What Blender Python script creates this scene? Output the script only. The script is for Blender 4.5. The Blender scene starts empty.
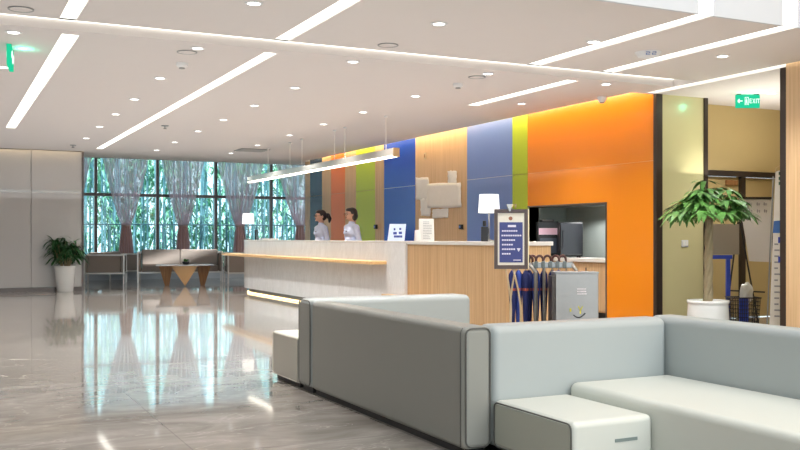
import bpy, bmesh, math, random
from mathutils import Vector, Matrix
R = math.radians
sc = bpy.context.scene
col = sc.collection
random.seed(7)

# ------------------------------------------------------------------ survey
FOC, HY, CAMZ, YAW = 935.0, 238.0, 1.12, R(26.2)
CS, SN = math.cos(YAW), math.sin(YAW)
H = 2.95                                   # ceiling height
def ray(u, v=HY):
    d = (u - 400) / FOC
    return d*CS + SN, -d*SN + CS, -(v - HY) / FOC
def at_z(u, v, z):
    rx, ry, rz = ray(u, v); t = (z - CAMZ) / rz
    return Vector((rx*t, ry*t, z))
def at_t(u, v, t):
    rx, ry, rz = ray(u, v)
    return Vector((rx*t, ry*t, CAMZ + rz*t))
def at_X(u, v, X):
    rx, ry, rz = ray(u, v); t = X / rx
    return Vector((X, ry*t, CAMZ + rz*t))
def at_Y(u, v, Y):
    rx, ry, rz = ray(u, v); t = Y / ry
    return Vector((rx*t, Y, CAMZ + rz*t))
KW = (8.18 - 7.92) / (21.3 - 9.26)
def wallX(Y): return 8.18 - KW*(Y - 9.26)
def wall_Y(u):
    rx, ry, _ = ray(u); t = (8.18 + 9.26*KW) / (rx + KW*ry)
    return ry*t

# ------------------------------------------------------------------ materials
MATS = {}
def newmat(name):
    m = bpy.data.materials.new(name); m.use_nodes = True
    return m, m.node_tree.nodes, m.node_tree.links, m.node_tree.nodes['Principled BSDF']
def srgb(r, g, b):
    f = lambda c: (c/255/12.92) if c/255 <= .04045 else ((c/255+.055)/1.055)**2.4
    return (f(r), f(g), f(b), 1)
def mat(name, rgb, rough=.5, metal=0, spec=.5, coat=0, var=0.0, vscale=6, bump=0, bscale=200, emit=0, trans=0):
    if name in MATS: return MATS[name]
    m, n, l, b = newmat(name)
    c = srgb(*rgb)
    b.inputs['Base Color'].default_value = c
    b.inputs['Roughness'].default_value = rough
    b.inputs['Metallic'].default_value = metal
    b.inputs['Specular IOR Level'].default_value = spec
    b.inputs['Coat Weight'].default_value = coat
    b.inputs['Coat Roughness'].default_value = .04
    if emit:
        b.inputs['Emission Color'].default_value = c; b.inputs['Emission Strength'].default_value = emit
    if trans: b.inputs['Transmission Weight'].default_value = trans
    tc = n.new('ShaderNodeTexCoord')
    if var:
        nz = n.new('ShaderNodeTexNoise'); nz.inputs['Scale'].default_value = vscale; nz.inputs['Detail'].default_value = 4
        mr = n.new('ShaderNodeMapRange'); mr.inputs[3].default_value = 1-var; mr.inputs[4].default_value = 1+var
        mx = n.new('ShaderNodeMix'); mx.data_type = 'RGBA'; mx.blend_type = 'MULTIPLY'; mx.inputs[0].default_value = 1
        mx.inputs[6].default_value = c
        l.new(tc.outputs['Object'], nz.inputs[0]); l.new(nz.outputs[0], mr.inputs[0])
        l.new(mr.outputs[0], mx.inputs[7]); l.new(mx.outputs[2], b.inputs['Base Color'])
    if bump:
        nb = n.new('ShaderNodeTexNoise'); nb.inputs['Scale'].default_value = bscale
        bp = n.new('ShaderNodeBump'); bp.inputs['Strength'].default_value = bump; bp.inputs['Distance'].default_value = .002
        l.new(tc.outputs['Object'], nb.inputs[0]); l.new(nb.outputs[0], bp.inputs['Height']); l.new(bp.outputs[0], b.inputs['Normal'])
    MATS[name] = m
    return m
def emis(name, rgb, s):
    if name in MATS: return MATS[name]
    m = bpy.data.materials.new(name); m.use_nodes = True; n = m.node_tree.nodes; l = m.node_tree.links
    n.clear(); e = n.new('ShaderNodeEmission'); o = n.new('ShaderNodeOutputMaterial')
    e.inputs[0].default_value = srgb(*rgb); e.inputs[1].default_value = s; l.new(e.outputs[0], o.inputs[0])
    MATS[name] = m; return m
def wood(name, c1, c2, sc3=(40, 40, 1.2), rough=.45):
    if name in MATS: return MATS[name]
    m, n, l, b = newmat(name)
    tc = n.new('ShaderNodeTexCoord'); mp = n.new('ShaderNodeMapping'); mp.inputs['Scale'].default_value = sc3
    nz = n.new('ShaderNodeTexNoise'); nz.inputs['Scale'].default_value = 1; nz.inputs['Detail'].default_value = 5
    cr = n.new('ShaderNodeValToRGB'); cr.color_ramp.elements[0].position = .35; cr.color_ramp.elements[1].position = .68
    cr.color_ramp.elements[0].color = srgb(*c1); cr.color_ramp.elements[1].color = srgb(*c2)
    l.new(tc.outputs['Object'], mp.inputs[0]); l.new(mp.outputs[0], nz.inputs[0]); l.new(nz.outputs[0], cr.inputs[0])
    l.new(cr.outputs[0], b.inputs['Base Color']); b.inputs['Roughness'].default_value = rough
    MATS[name] = m; return m
def marble(name, base, dark, light, scale, rough, grout=None, spec=.5, coat=0):
    m, n, l, b = newmat(name)
    tc = n.new('ShaderNodeTexCoord')
    mp = n.new('ShaderNodeMapping'); mp.inputs['Rotation'].default_value = (0, 0, .5); mp.inputs['Scale'].default_value = (1, 2.2, 1)
    nz = n.new('ShaderNodeTexNoise'); nz.inputs['Scale'].default_value = scale; nz.inputs['Detail'].default_value = 9; nz.inputs['Roughness'].default_value = .62; nz.inputs['Distortion'].default_value = .9
    cr = n.new('ShaderNodeValToRGB'); e = cr.color_ramp.elements
    e[0].position = .3; e[0].color = srgb(*dark); e[1].position = .72; e[1].color = srgb(*light)
    x = e.new(.5); x.color = srgb(*base)
    nv = n.new('ShaderNodeTexNoise'); nv.inputs['Scale'].default_value = scale*.8; nv.inputs['Detail'].default_value = 6; nv.inputs['Distortion'].default_value = 1.6
    ab = n.new('ShaderNodeMath'); ab.operation = 'SUBTRACT'; ab.inputs[1].default_value = .5
    a2 = n.new('ShaderNodeMath'); a2.operation = 'ABSOLUTE'
    vr = n.new('ShaderNodeMapRange'); vr.inputs[1].default_value = 0; vr.inputs[2].default_value = .012; vr.inputs[3].default_value = .45; vr.inputs[4].default_value = 0
    mx = n.new('ShaderNodeMix'); mx.data_type = 'RGBA'; mx.inputs[7].default_value = srgb(*[min(255, q+28) for q in light])
    l.new(tc.outputs['Object'], mp.inputs[0]); l.new(mp.outputs[0], nz.inputs[0]); l.new(mp.outputs[0], nv.inputs[0])
    l.new(nz.outputs[0], cr.inputs[0]); l.new(nv.outputs[0], ab.inputs[0]); l.new(ab.outputs[0], a2.inputs[0]); l.new(a2.outputs[0], vr.inputs[0])
    l.new(vr.outputs[0], mx.inputs[0]); l.new(cr.outputs[0], mx.inputs[6])
    out = mx.outputs[2]
    if grout:
        br = n.new('ShaderNodeTexBrick'); br.offset = 0; br.inputs['Scale'].default_value = 1
        br.inputs['Mortar Size'].default_value = .004; br.inputs['Brick Width'].default_value = 1.2; br.inputs['Row Height'].default_value = 1.2
        br.inputs['Color1'].default_value = (1, 1, 1, 1); br.inputs['Color2'].default_value = (.95, .95, .95, 1); br.inputs['Mortar'].default_value = (.72, .72, .72, 1)
        m2 = n.new('ShaderNodeMix'); m2.data_type = 'RGBA'; m2.blend_type = 'MULTIPLY'; m2.inputs[0].default_value = 1
        l.new(tc.outputs['Object'], br.inputs[0]); l.new(out, m2.inputs[6]); l.new(br.outputs[0], m2.inputs[7]); out = m2.outputs[2]
    l.new(out, b.inputs['Base Color']); b.inputs['Roughness'].default_value = rough; b.inputs['Specular IOR Level'].default_value = spec
    b.inputs['Coat Weight'].default_value = coat; b.inputs['Coat Roughness'].default_value = .02
    MATS[name] = m; return m

M_floor = marble('floor marble', (158, 151, 144), (134, 127, 119), (182, 176, 169), 1.5, .06, grout=True, spec=.55, coat=.12)
M_marble = marble('counter marble', (234, 232, 230), (226, 223, 221), (241, 239, 238), 3, .25)
M_mtop = mat('counter top stone', (226, 222, 216), .25, var=.03)
M_ceil = mat('ceiling paint', (222, 217, 215), .85, var=.01)
M_white = mat('white paint', (232, 234, 236), .7, var=.01)
M_wood = wood('pale oak veneer', (193, 158, 116), (214, 181, 139))
M_wood2 = wood('warm oak veneer', (212, 176, 132), (228, 194, 152))
M_woodd = wood('brown timber', (140, 96, 56), (170, 122, 74))
M_orange = mat('orange glass', (234, 140, 30), .16, spec=.4, coat=.2, var=.02, vscale=1)
M_orange2 = mat('dull orange glass', (228, 122, 52), .3, spec=.2, var=.02)
M_lime = mat('lime glass', (178, 200, 60), .3, spec=.2, var=.02)
M_blue = mat('cobalt glass', (34, 80, 190), .2, spec=.35, var=.02)
M_lblue = mat('periwinkle glass', (116, 142, 206), .2, spec=.4, var=.02)
M_teal = mat('dark slate blue glass', (44, 62, 86), .25, spec=.25, var=.02)
M_cream = mat('cream glass', (206, 198, 152), .25, coat=.3, var=.02, vscale=2)
M_tan = mat('tan wall', (190, 168, 118), .5, var=.02)
M_reflection = mat('pale painted reflection', (210, 214, 222), .3, metal=.3, var=.02)  # pale tone of a light line mirrored in the blue glass
M_dark = mat('dark bronze metal', (78, 70, 66), .3, metal=.7, var=.05)
M_black = mat('black plastic', (24, 24, 28), .4, var=.05)
M_grey = mat('grey metal', (150, 152, 152), .35, metal=.7, var=.04)
M_steel = mat('brushed steel', (150, 147, 144), .38, metal=.9, var=.05, vscale=20)
M_leather = mat('pale grey leather', (172, 178, 178), .42, var=.015, vscale=3, bump=.12, bscale=350)
M_seat = mat('off white leather', (216, 218, 210), .42, var=.015, vscale=3, bump=.12, bscale=350)
M_leather2 = mat('beige grey leather', (186, 182, 172), .5, var=.015, bump=.12, bscale=350)
M_pipe = mat('dark piping', (92, 92, 88), .5, var=.03)
M_lpan = mat('grey laminate', (190, 189, 188), .55, var=.02, vscale=2)
M_chrome = mat('satin chrome', (165, 163, 160), .4, metal=.8, var=.02)
M_taupe = mat('taupe upholstery', (146, 134, 126), .8, var=.04, bump=.2)
M_taupel = mat('light taupe upholstery', (176, 166, 160), .8, var=.04, bump=.2)
M_frame = mat('mullion bronze', (98, 92, 92), .45, metal=.3, var=.04)
M_navy = mat('navy cloth', (26, 36, 92), .7, var=.1, vscale=30)
M_ocloth = mat('rust cloth', (196, 92, 44), .7, var=.06)
M_leaf = mat('leaf green', (76, 130, 54), .45, var=.3, vscale=9)
M_leafd = mat('dark leaf green', (34, 82, 38), .45, var=.3, vscale=9)
M_trunk = mat('bark', (156, 142, 112), .8, var=.2, vscale=18, bump=.6, bscale=40)
M_pot = mat('white glazed pot', (228, 230, 228), .25, coat=.3, var=.02)
M_soil = mat('soil', (62, 46, 34), .9, var=.3, vscale=40)
M_skin = mat('skin', (222, 176, 152), .5, var=.02)
M_hair = mat('black hair', (34, 26, 26), .45, var=.1, vscale=40)
M_shirt = mat('pale blue shirt', (214, 224, 250), .75, var=.02)
M_trous = mat('dark trousers', (34, 36, 48), .8, var=.05)
M_paper = mat('white paper', (236, 234, 228), .8, var=.02)
M_gold = mat('pale gold metal', (206, 184, 148), .3, metal=.8, var=.04)
M_bluep = mat('blue painted metal', (40, 66, 170), .4, var=.05)
M_red = mat('red lip', (176, 84, 78), .5, var=.02)
E_strip = emis('led strip white', (255, 252, 240), 3.2)
E_cove = emis('led cove warm', (255, 226, 176), 15)
E_down = emis('downlight lens', (255, 252, 246), 7)
E_warm = emis('kick led warm', (255, 222, 160), 4)
E_pend = emis('pendant led', (255, 246, 228), 4.5)
E_shade = emis('lamp shade glow', (255, 252, 246), 1.6)
E_green = emis('exit green', (40, 214, 160), 1.0)

def glassmat():
    m = bpy.data.materials.new('window glass'); m.use_nodes = True; n = m.node_tree.nodes; l = m.node_tree.links; n.clear()
    t = n.new('ShaderNodeBsdfTransparent'); t.inputs[0].default_value = (.86, .97, 1, 1)
    g = n.new('ShaderNodeBsdfGlossy'); g.inputs['Roughness'].default_value = .02
    f = n.new('ShaderNodeFresnel'); f.inputs[0].default_value = 1.35
    mx = n.new('ShaderNodeMixShader'); o = n.new('ShaderNodeOutputMaterial')
    l.new(f.outputs[0], mx.inputs[0]); l.new(t.outputs[0], mx.inputs[1]); l.new(g.outputs[0], mx.inputs[2]); l.new(mx.outputs[0], o.inputs[0])
    return m
M_glass = glassmat()
def sheer():
    m = bpy.data.materials.new('sheer curtain'); m.use_nodes = True; n = m.node_tree.nodes; l = m.node_tree.links; n.clear()
    t = n.new('ShaderNodeBsdfTransparent')
    d = n.new('ShaderNodeBsdfDiffuse'); d.inputs[0].default_value = srgb(238, 214, 220)
    tr = n.new('ShaderNodeBsdfTranslucent'); tr.inputs[0].default_value = srgb(240, 216, 226)
    a = n.new('ShaderNodeMixShader'); a.inputs[0].default_value = .5
    lw = n.new('ShaderNodeLayerWeight'); lw.inputs[0].default_value = .45
    mr = n.new('ShaderNodeMapRange'); mr.inputs[3].default_value = .6; mr.inputs[4].default_value = .97
    mx = n.new('ShaderNodeMixShader'); o = n.new('ShaderNodeOutputMaterial')
    l.new(d.outputs[0], a.inputs[1]); l.new(tr.outputs[0], a.inputs[2]); l.new(lw.outputs['Facing'], mr.inputs[0])
    l.new(mr.outputs[0], mx.inputs[0]); l.new(t.outputs[0], mx.inputs[1]); l.new(a.outputs[0], mx.inputs[2]); l.new(mx.outputs[0], o.inputs[0])
    return m
M_sheer = sheer()

# ------------------------------------------------------------------ mesh helpers
def tag(o, label=None, cat=None, group=None, kind=None):
    if label: o['label'] = label
    if cat: o['category'] = cat
    if group: o['group'] = group
    if kind: o['kind'] = kind
    return o
def empty(name, loc=(0, 0, 0), rz=0, label=None, cat=None, group=None):
    o = bpy.data.objects.new(name, None); col.objects.link(o)
    o.location = loc; o.rotation_euler = (0, 0, rz); o.empty_display_size = .1
    return tag(o, label, cat, group)
def obj(name, bm, m, parent=None, smooth=False, bevel=0, seg=3, subs=0):
    me = bpy.data.meshes.new(name)
    bmesh.ops.recalc_face_normals(bm, faces=bm.faces)
    bm.to_mesh(me); bm.free(); me.materials.append(m)
    o = bpy.data.objects.new(name, me); col.objects.link(o)
    if parent: o.parent = parent
    if smooth or bevel:
        for p in me.polygons: p.use_smooth = True
    if bevel:
        b = o.modifiers.new('b', 'BEVEL'); b.width = bevel; b.segments = seg; b.limit_method = 'ANGLE'; b.angle_limit = R(40)
        b.harden_normals = True
    if subs:
        s = o.modifiers.new('s', 'SUBSURF'); s.levels = subs; s.render_levels = subs
    return o
def struct(name, bm, m, parent=None, **k):
    o = obj(name, bm, m, parent, **k)
    o['kind'] = 'structure'
    return o
def N(): return bmesh.new()
def box(bm, x0, x1, y0, y1, z0, z1):
    v = [bm.verts.new(p) for p in ((x0,y0,z0),(x1,y0,z0),(x1,y1,z0),(x0,y1,z0),(x0,y0,z1),(x1,y0,z1),(x1,y1,z1),(x0,y1,z1))]
    for f in ((0,3,2,1),(4,5,6,7),(0,1,5,4),(1,2,6,5),(2,3,7,6),(3,0,4,7)): bm.faces.new([v[i] for i in f])
    return bm
def Bx(*a): return box(N(), *a)
def prism(bm, pts, z0, z1):
    lo = [bm.verts.new((x, y, z0)) for x, y in pts]; hi = [bm.verts.new((x, y, z1)) for x, y in pts]
    n = len(pts)
    bm.faces.new(lo[::-1]); bm.faces.new(hi)
    for i in range(n): bm.faces.new((lo[i], lo[(i+1) % n], hi[(i+1) % n], hi[i]))
    return bm
def hexa(bm, pts8):
    v = [bm.verts.new(p) for p in pts8]
    for f in ((0,3,2,1),(4,5,6,7),(0,1,5,4),(1,2,6,5),(2,3,7,6),(3,0,4,7)): bm.faces.new([v[i] for i in f])
    return bm
def tube(bm, pts, r, n=8, cap=True):
    pts = [Vector(p) for p in pts]; rings = []
    rr = r if isinstance(r, (list, tuple)) else [r]*len(pts)
    up = None
    for i, p in enumerate(pts):
        d = (pts[min(i+1, len(pts)-1)] - pts[max(i-1, 0)]).normalized()
        if up is None:
            up = Vector((0, 0, 1)) if abs(d.z) < .9 else Vector((1, 0, 0))
        a = d.cross(up).normalized(); b = a.cross(d).normalized(); up = b
        rings.append([bm.verts.new(p + (a*math.cos(2*math.pi*k/n) + b*math.sin(2*math.pi*k/n))*rr[i]) for k in range(n)])
    for i in range(len(rings)-1):
        for k in range(n):
            bm.faces.new((rings[i][k], rings[i][(k+1) % n], rings[i+1][(k+1) % n], rings[i+1][k]))
    if cap: bm.faces.new(rings[0][::-1]); bm.faces.new(rings[-1])
    return bm
def lathe(bm, prof, n=28, c=(0, 0, 0), cap=True):
    rings = []
    for r, z in prof:
        rings.append([bm.verts.new((c[0]+r*math.cos(2*math.pi*k/n), c[1]+r*math.sin(2*math.pi*k/n), c[2]+z)) for k in range(n)])
    for i in range(len(rings)-1):
        for k in range(n): bm.faces.new((rings[i][k], rings[i][(k+1) % n], rings[i+1][(k+1) % n], rings[i+1][k]))
    if cap: bm.faces.new(rings[0][::-1]); bm.faces.new(rings[-1])
    return bm
def ell(bm, c, r, seg=16, rot=None):
    g = bmesh.ops.create_icosphere(bm, subdivisions=3, radius=1)
    mt = Matrix.Translation(c) @ (rot.to_4x4() if rot else Matrix.Identity(4)) @ Matrix.Diagonal((*r, 1))
    bmesh.ops.transform(bm, matrix=mt, verts=g['verts']); return bm
def cap_(bm, p, q, r1, r2):
    tube(bm, [p, q], [r1, r2], 12); ell(bm, p, (r1,)*3); ell(bm, q, (r2,)*3); return bm

# ------------------------------------------------------------------ camera
cd = bpy.data.cameras.new('camera'); cam = bpy.data.objects.new('camera', cd); col.objects.link(cam)
cam.location = (0, 0, CAMZ); cam.rotation_euler = (R(90), 0, -YAW)
cd.sensor_width = 36; cd.lens = FOC/800*36; cd.shift_y = (HY-225)/800; cd.clip_end = 200
sc.camera = cam

# ------------------------------------------------------------------ shell
XL, XR, YF, YB = -7.0, 11.6, 5.8, 22.2
LW = 20.85                                 # left partition plane
struct('floor', Bx(-9, 14, -9, 26.2, -.2, 0), M_floor)

# strips cut in the ceiling: x0,x1,y0,y1
def xs(pl, pr, w=None):
    a = at_z(*pl, H).x; b = at_z(*pr, H).x; return a, b
s1 = ((at_z(52, 33.5, H).x + at_z(10.5, 129, H).x)/2, (at_z(70, 35, H).x + at_z(20.5, 129, H).x)/2)
s2 = ((at_z(256, 50, H).x + at_z(98, 151, H).x)/2, (at_z(270, 51.5, H).x + at_z(104.5, 151, H).x)/2)
sA = (at_z(640, 31, H).x, at_z(640, 37, H).x)
sB = (at_z(700, 46.5, H).x, at_z(700, 51.5, H).x)
T0, T1 = 8.27, 8.69
s1n = (at_z(59.5, 18.3, H).x, at_z(77, 19, H).x); s2n = (at_z(276, 38.5, H).x, at_z(291, 40, H).x)
holes = {'light_strip': [(*s1n, YF+.4, T0), (*s1, 8.86, 16.85), (*s2n, YF+.4, T0), (*s2, 8.86, 20.0),
                (*sA, YF, T0), (*sB, YF, T0), (*sB, 8.86, at_z(470, 105.5, H).y)],
         'cove': [(7.98, 8.13, YF, 9.2)]}
trench = (XL, 7.97, T0, T1)
CX = 7.80                                    # ceiling edge before colour wall
coveW = (CX, 8.3, 9.26, 21.0)
coveL = (XL, 2.75, LW-.16, LW)
allh = holes['light_strip'] + holes['cove'] + [trench, coveW, coveL]
bm = N()
gx = sorted({XL, XR} | {h[0] for h in allh} | {h[1] for h in allh if h[1] < XR})
gy = sorted({YF, YB} | {h[2] for h in allh} | {h[3] for h in allh})
for i in range(len(gx)-1):
    for j in range(len(gy)-1):
        cx, cy = (gx[i]+gx[i+1])/2, (gy[j]+gy[j+1])/2
        if any(h[0] < cx < h[1] and h[2] < cy < h[3] for h in allh): continue
        bm.faces.new([bm.verts.new(p) for p in ((gx[i],gy[j],H),(gx[i+1],gy[j],H),(gx[i+1],gy[j+1],H),(gx[i],gy[j+1],H))])
bmesh.ops.remove_doubles(bm, verts=bm.verts, dist=.0005)
HT = 3.3
for h in allh:
    for (a, b) in (((h[0],h[2]),(h[1],h[2])), ((h[1],h[2]),(h[1],h[3])), ((h[1],h[3]),(h[0],h[3])), ((h[0],h[3]),(h[0],h[2]))):
        bm.faces.new([bm.verts.new(p) for p in ((*a,H),(*b,H),(*b,HT),(*a,HT))])
box(bm, XL, XR, YF+.01, YB, HT, HT+.05)
box(bm, XL, XR, YB-.01, YB, H, HT)
ceil = struct('ceiling', bm, M_ceil)
# window pocket above, higher
struct('ceiling_pocket', Bx(XL, 13, YB, 26.2, 3.62, 3.7), M_ceil)
# light strips, every one a fitting
strip_lab = ['far left light strip in the near ceiling before the cross slot', 'far left light strip running back beyond the cross slot',
  'second light strip from the left in the near ceiling, before the cross slot', 'long diagonal ceiling light strip running towards the windows',
  'light strip turning up at the ceiling edge, middle of the picture side', 'light strip in the near ceiling right of the small white ceiling fitting',
  'short thin light strip in the ceiling before the periwinkle wall panel']
for k, h in enumerate(holes['light_strip']):
    t = empty('light_strip', (h[0], h[2], H), 0, strip_lab[k], 'ceiling light', 'linear lights let into the ceiling')
    w, L = h[1]-h[0], h[3]-h[2]
    obj('diffuser', Bx(.004, w-.004, .004, L-.004, .012, .03), E_strip, t)
    if k in (4, 5):     # the strip climbs the fascia
        obj('vertical_diffuser', Bx(.004, w-.004, -.03, -.004, .012, 3.0), E_strip, t)
def light_line(name, x0, x1, y0, y1, z0, z1, m, label, cat='ceiling light'):
    return tag(obj(name, Bx(x0, x1, y0, y1, z0, z1), m), label, cat)
light_line('cross_slot_light', XL+.05, 7.95, T1-.03, T1-.005, H+.085, H+.2, emis('slot led', (255, 252, 240), 2.6), 'long cross slot light running the whole width of the ceiling')
c = holes['cove'][0]
light_line('corridor_slot_light', c[0]+.01, c[1]-.01, c[2]+.01, c[3]-.01, H+.03, H+.05, E_strip, 'light strip over the corridor opening beside the wood wall')
light_line('wall_wash_light', CX+.02, CX+.06, 9.3, 20.9, H+.14, H+.2, E_cove, 'hidden warm light line along the top of the coloured wall')
light_line('partition_wash_light', XL+.1, 2.7, LW-.15, LW-.12, H+.06, H+.1, emis('soft warm', (255, 226, 180), 5), 'hidden warm light line above the grey partition')

# fascia of the high atrium in front
bm = N(); 
segs = [XL, sA[0], sA[1], sB[0], sB[1], XR]
for a, b in ((XL, sA[0]), (sA[1], sB[0]), (sB[1], XR)): box(bm, a, b, YF-.03, YF, H, 6.4)
box(bm, sA[0], sA[1], YF-.002, YF, H+.02, 6.4); box(bm, sB[0], sB[1], YF-.002, YF, H+.02, 6.4)
struct('wall_fascia', bm, mat('fascia paint', (206, 212, 220), .6, var=.01))
struct('ceiling_atrium', Bx(XL, XR, -9, YF, 6.4, 6.5), M_white)
struct('wall_left', Bx(XL-.2, XL, -9, 26.2, 0, 6.5), M_lpan)

# left partition with seam and chrome rail
x82 = at_Y(82.3, 238, LW).x; x31 = at_Y(31, 238, LW).x
bm = N(); xe = [XL, -3.4, -1.0, x31 - 0.0, x82]
xe = [XL+.02, x31-4.8, x31-2.4, x31, x82]
root = struct('wall_partition', Bx(XL, x82, LW+.03, LW+.25, 0, HT), M_lpan)
zr = at_Y(30, 191.5, LW).z
for i in range(4):
    a, b = xe[i]+.012, xe[i+1]-.012
    obj('lower_panel', Bx(a, b, LW, LW+.03, .09, zr-.03), M_lpan, root, bevel=.003)
    obj('upper_panel', Bx(a, b, LW, LW+.03, zr+.03, HT), M_lpan, root, bevel=.003)
    obj('rail', Bx(a, b, LW+.005, LW+.03, zr-.03, zr+.03), M_chrome, root)
struct('baseboard_partition', Bx(XL, x82, LW-.01, LW+.03, 0, .085), M_dark)
struct('trim_1', Bx(x82-.012, x82+.03, LW-.015, LW+.26, 0, H), M_frame)

# window wall
YW = 25.9
WX0, WX1 = 0.48, 13.0
wroot = empty('window_1', (0, YW, 0)); wroot['kind'] = 'structure'
bm = N()
mull = [3.72+1.622*k for k in range(-2, 6)]
for x in mull: box(bm, x-.036, x+.036, -.06, .06, 0.2, 3.62)
for z in (.26, 2.28, 3.56): box(bm, WX0, WX1, -.05, .05, z-.04, z+.04)
obj('window_frame', bm, M_frame, wroot)
xx = [WX0] + mull[1:] + [WX1]
for a, b in zip(mull[:-1], mull[1:]):
    obj('pane', Bx(a+.05, b-.05, -.006, .006, .31, 2.23), M_glass, wroot)
    obj('pane', Bx(a+.05, b-.05, -.006, .006, 2.33, 3.51), M_glass, wroot)
obj('sill', Bx(WX0, WX1, -.22, .1, 0, .23), mat('sill paint', (190, 194, 200), .5, var=.02), wroot)
struct('wall_window_left', Bx(XL, WX0, YW-.1, YW+.1, 0, 3.7), M_lpan)
struct('wall_far_right', Bx(13, 13.2, 20, 26.2, 0, 3.7), M_lpan)

# right colour wall ------------------------------------------------
uN0, uN1 = 528.0, 606.0
Yn0, Yn1 = wall_Y(uN1), wall_Y(uN0)
ZN = 1.59
def slab(bm, ya, yb, d0, d1, z0, z1):
    """piece of the wall between ya and yb, from d0 to d1 behind its face"""
    pts = [(wallX(ya)+d0, ya), (wallX(ya)+d1, ya), (wallX(yb)+d1, yb), (wallX(yb)+d0, yb)]
    prism(bm, pts, z0, z1); return bm
bm = N(); slab(bm, 9.26, Yn0, .025, .2, 0, HT); slab(bm, Yn0, Yn1, .025, .2, ZN, HT); slab(bm, Yn1, 21.0, .025, .2, 0, HT)
wr = struct('wall_right', bm, M_wood)
us = [(305, 310, 'wood'), (310, 322, 'teal'), (322, 331, 'wood'), (331, 345, 'orange2'), (345, 356, 'wood'), (356, 375, 'lime'),
      (375, 384, 'wood'), (384, 415.3, 'blue'), (415.3, 467, 'wood2'), (467, 512.3, 'lblue'), (512.3, 527.5, 'lime')]
mm = {'wood': M_wood, 'wood2': M_wood2, 'teal': M_teal, 'orange2': M_orange2, 'lime': M_lime, 'blue': M_blue, 'lblue': M_lblue}
nm = {'wood': 'pale wood panel', 'wood2': 'wide pale wood panel', 'teal': 'dark slate glass panel', 'orange2': 'narrow orange glass panel',
      'lime': 'lime green glass panel', 'blue': 'cobalt blue glass panel', 'lblue': 'light blue glass panel'}
ZS = 2.11  # lights mirrored in the glass, shaped as a thin line at this height
for a, b, k in us:
    ya, yb = wall_Y(b), wall_Y(a)
    bm = N()
    if k in ('blue', 'lblue', 'orange2', 'teal', 'lime'):
        slab(bm, ya+.003, yb-.003, 0, .024, 0, ZS-.004); slab(bm, ya+.003, yb-.003, 0, .024, ZS+.004, HT)
        p = obj('glass_panel', bm, mm[k], wr)
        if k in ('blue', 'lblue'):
            obj('painted_reflection', slab(N(), ya+.003, yb-.003, .004, .02, ZS-.004, ZS+.004), M_reflection, p)  # painted strip for the mirrored light line, not a panel joint
    else:
        slab(bm, ya+.003, yb-.003, 0, .024, 0, HT); p = obj('wood_panel', bm, mm[k], wr)
    p['label'] = nm[k]
ya, yb = wall_Y(655), wall_Y(527.5)
bm = N()
slab(bm, ya, Yn0-.01, 0, .024, 0, ZS-.004); slab(bm, ya, Yn0-.01, 0, .024, ZS+.004, HT)
slab(bm, Yn0-.01, yb-.003, 0, .024, ZN+.01, ZS-.004); slab(bm, Yn0-.01, yb-.003, 0, .024, ZS+.004, HT)
p = obj('glass_panel', bm, M_orange, wr); p['label'] = 'big glossy orange glass panel'
obj('painted_reflection', slab(N(), ya, yb-.003, .004, .02, ZS-.004, ZS+.004), mat('orange painted reflection', (240, 176, 100), .4, var=.02), p)  # same mirrored light line, painted paler across the orange glass
# niche
bm = N(); d = .72
slab(bm, Yn0, Yn1, d, d+.03, 0, ZN); slab(bm, Yn0-.03, Yn0, .02, d, 0, ZN); slab(bm, Yn1, Yn1+.03, .02, d, 0, ZN); slab(bm, Yn0, Yn1, .03, d, ZN, ZN+.03)
struct('wall_niche', bm, mat('niche lining', (160, 168, 162), .5, var=.02))
bm = N(); slab(bm, Yn0-.02, Yn0, -.012, .05, 0, ZN+.02); slab(bm, Yn0, Yn1, -.012, .05, ZN, ZN+.02)
struct('trim_2', bm, mat('niche trim', (110, 100, 92), .35, metal=.5, var=.02))
t = empty('niche_cabinet', (0, 0, 0), 0, 'low wood cabinet with white top inside the niche of the orange wall', 'cabinet')
obj('carcass', slab(N(), Yn0+.01, Yn1-.01, .1, .7, .08, .78), M_wood, t)
obj('plinth', slab(N(), Yn0+.01, Yn1-.01, .14, .7, 0, .08), M_black, t)
obj('countertop', slab(N(), Yn0+.005, Yn1-.005, .04, .71, .78, .83), M_mtop, t, bevel=.004)
yd = [Yn0+.015 + (Yn1-Yn0-.03)*k/4 for k in range(5)]
for k in range(4):
    dd = obj('door', slab(N(), yd[k]+.004, yd[k+1]-.004, .08, .1, .1, .77), M_wood, t, bevel=.002)
    obj('handle', slab(N(), yd[k]+.05, yd[k]+.06, .06, .08, .55, .7), M_steel, dd)
# black machines in niche
def niche_box(name, ua, ub, ztop, label, cat, pink, t_):
    p = at_t((ua+ub)/2, 238, t_)
    w = (ub-ua)/2*t_/FOC; h = ztop-.831
    t = empty(name, (p.x, p.y, .831), -YAW, label, cat)
    obj('housing', Bx(-w, w, 0, .24, .02, h), M_black, t, bevel=.012)
    for sx in (-w+.04, w-.04):
        for sy in (.04, .2): obj('foot', lathe(N(), [(.015, 0), (.015, .02)], 10, (sx, sy, 0)), M_dark, t)
    if pink:
        obj('label_strip', Bx(-w+.012, w-.012, -.004, -.001, h-.2, h-.1), mat('pink label', (232, 196, 214), .6, var=.02), t)
        obj('control_panel', Bx(-w+.03, w-.03, -.006, -.001, .06, h-.25), mat('slate plastic', (60, 68, 82), .3, var=.02), t, bevel=.002)
        obj('hopper', Bx(-w+.06, w-.06, .04, .2, h, h+.03), M_dark, t, bevel=.008)
    else:
        dr = obj('door', Bx(-w+.01, w-.01, -.02, -.001, .04, h-.02), mat('black glass', (22, 22, 26), .25, var=.02), t, bevel=.004)
        obj('handle', Bx(-w+.03, -w+.045, -.035, -.02, .14, h-.12), M_black, dr, bevel=.003)
    return t
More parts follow.
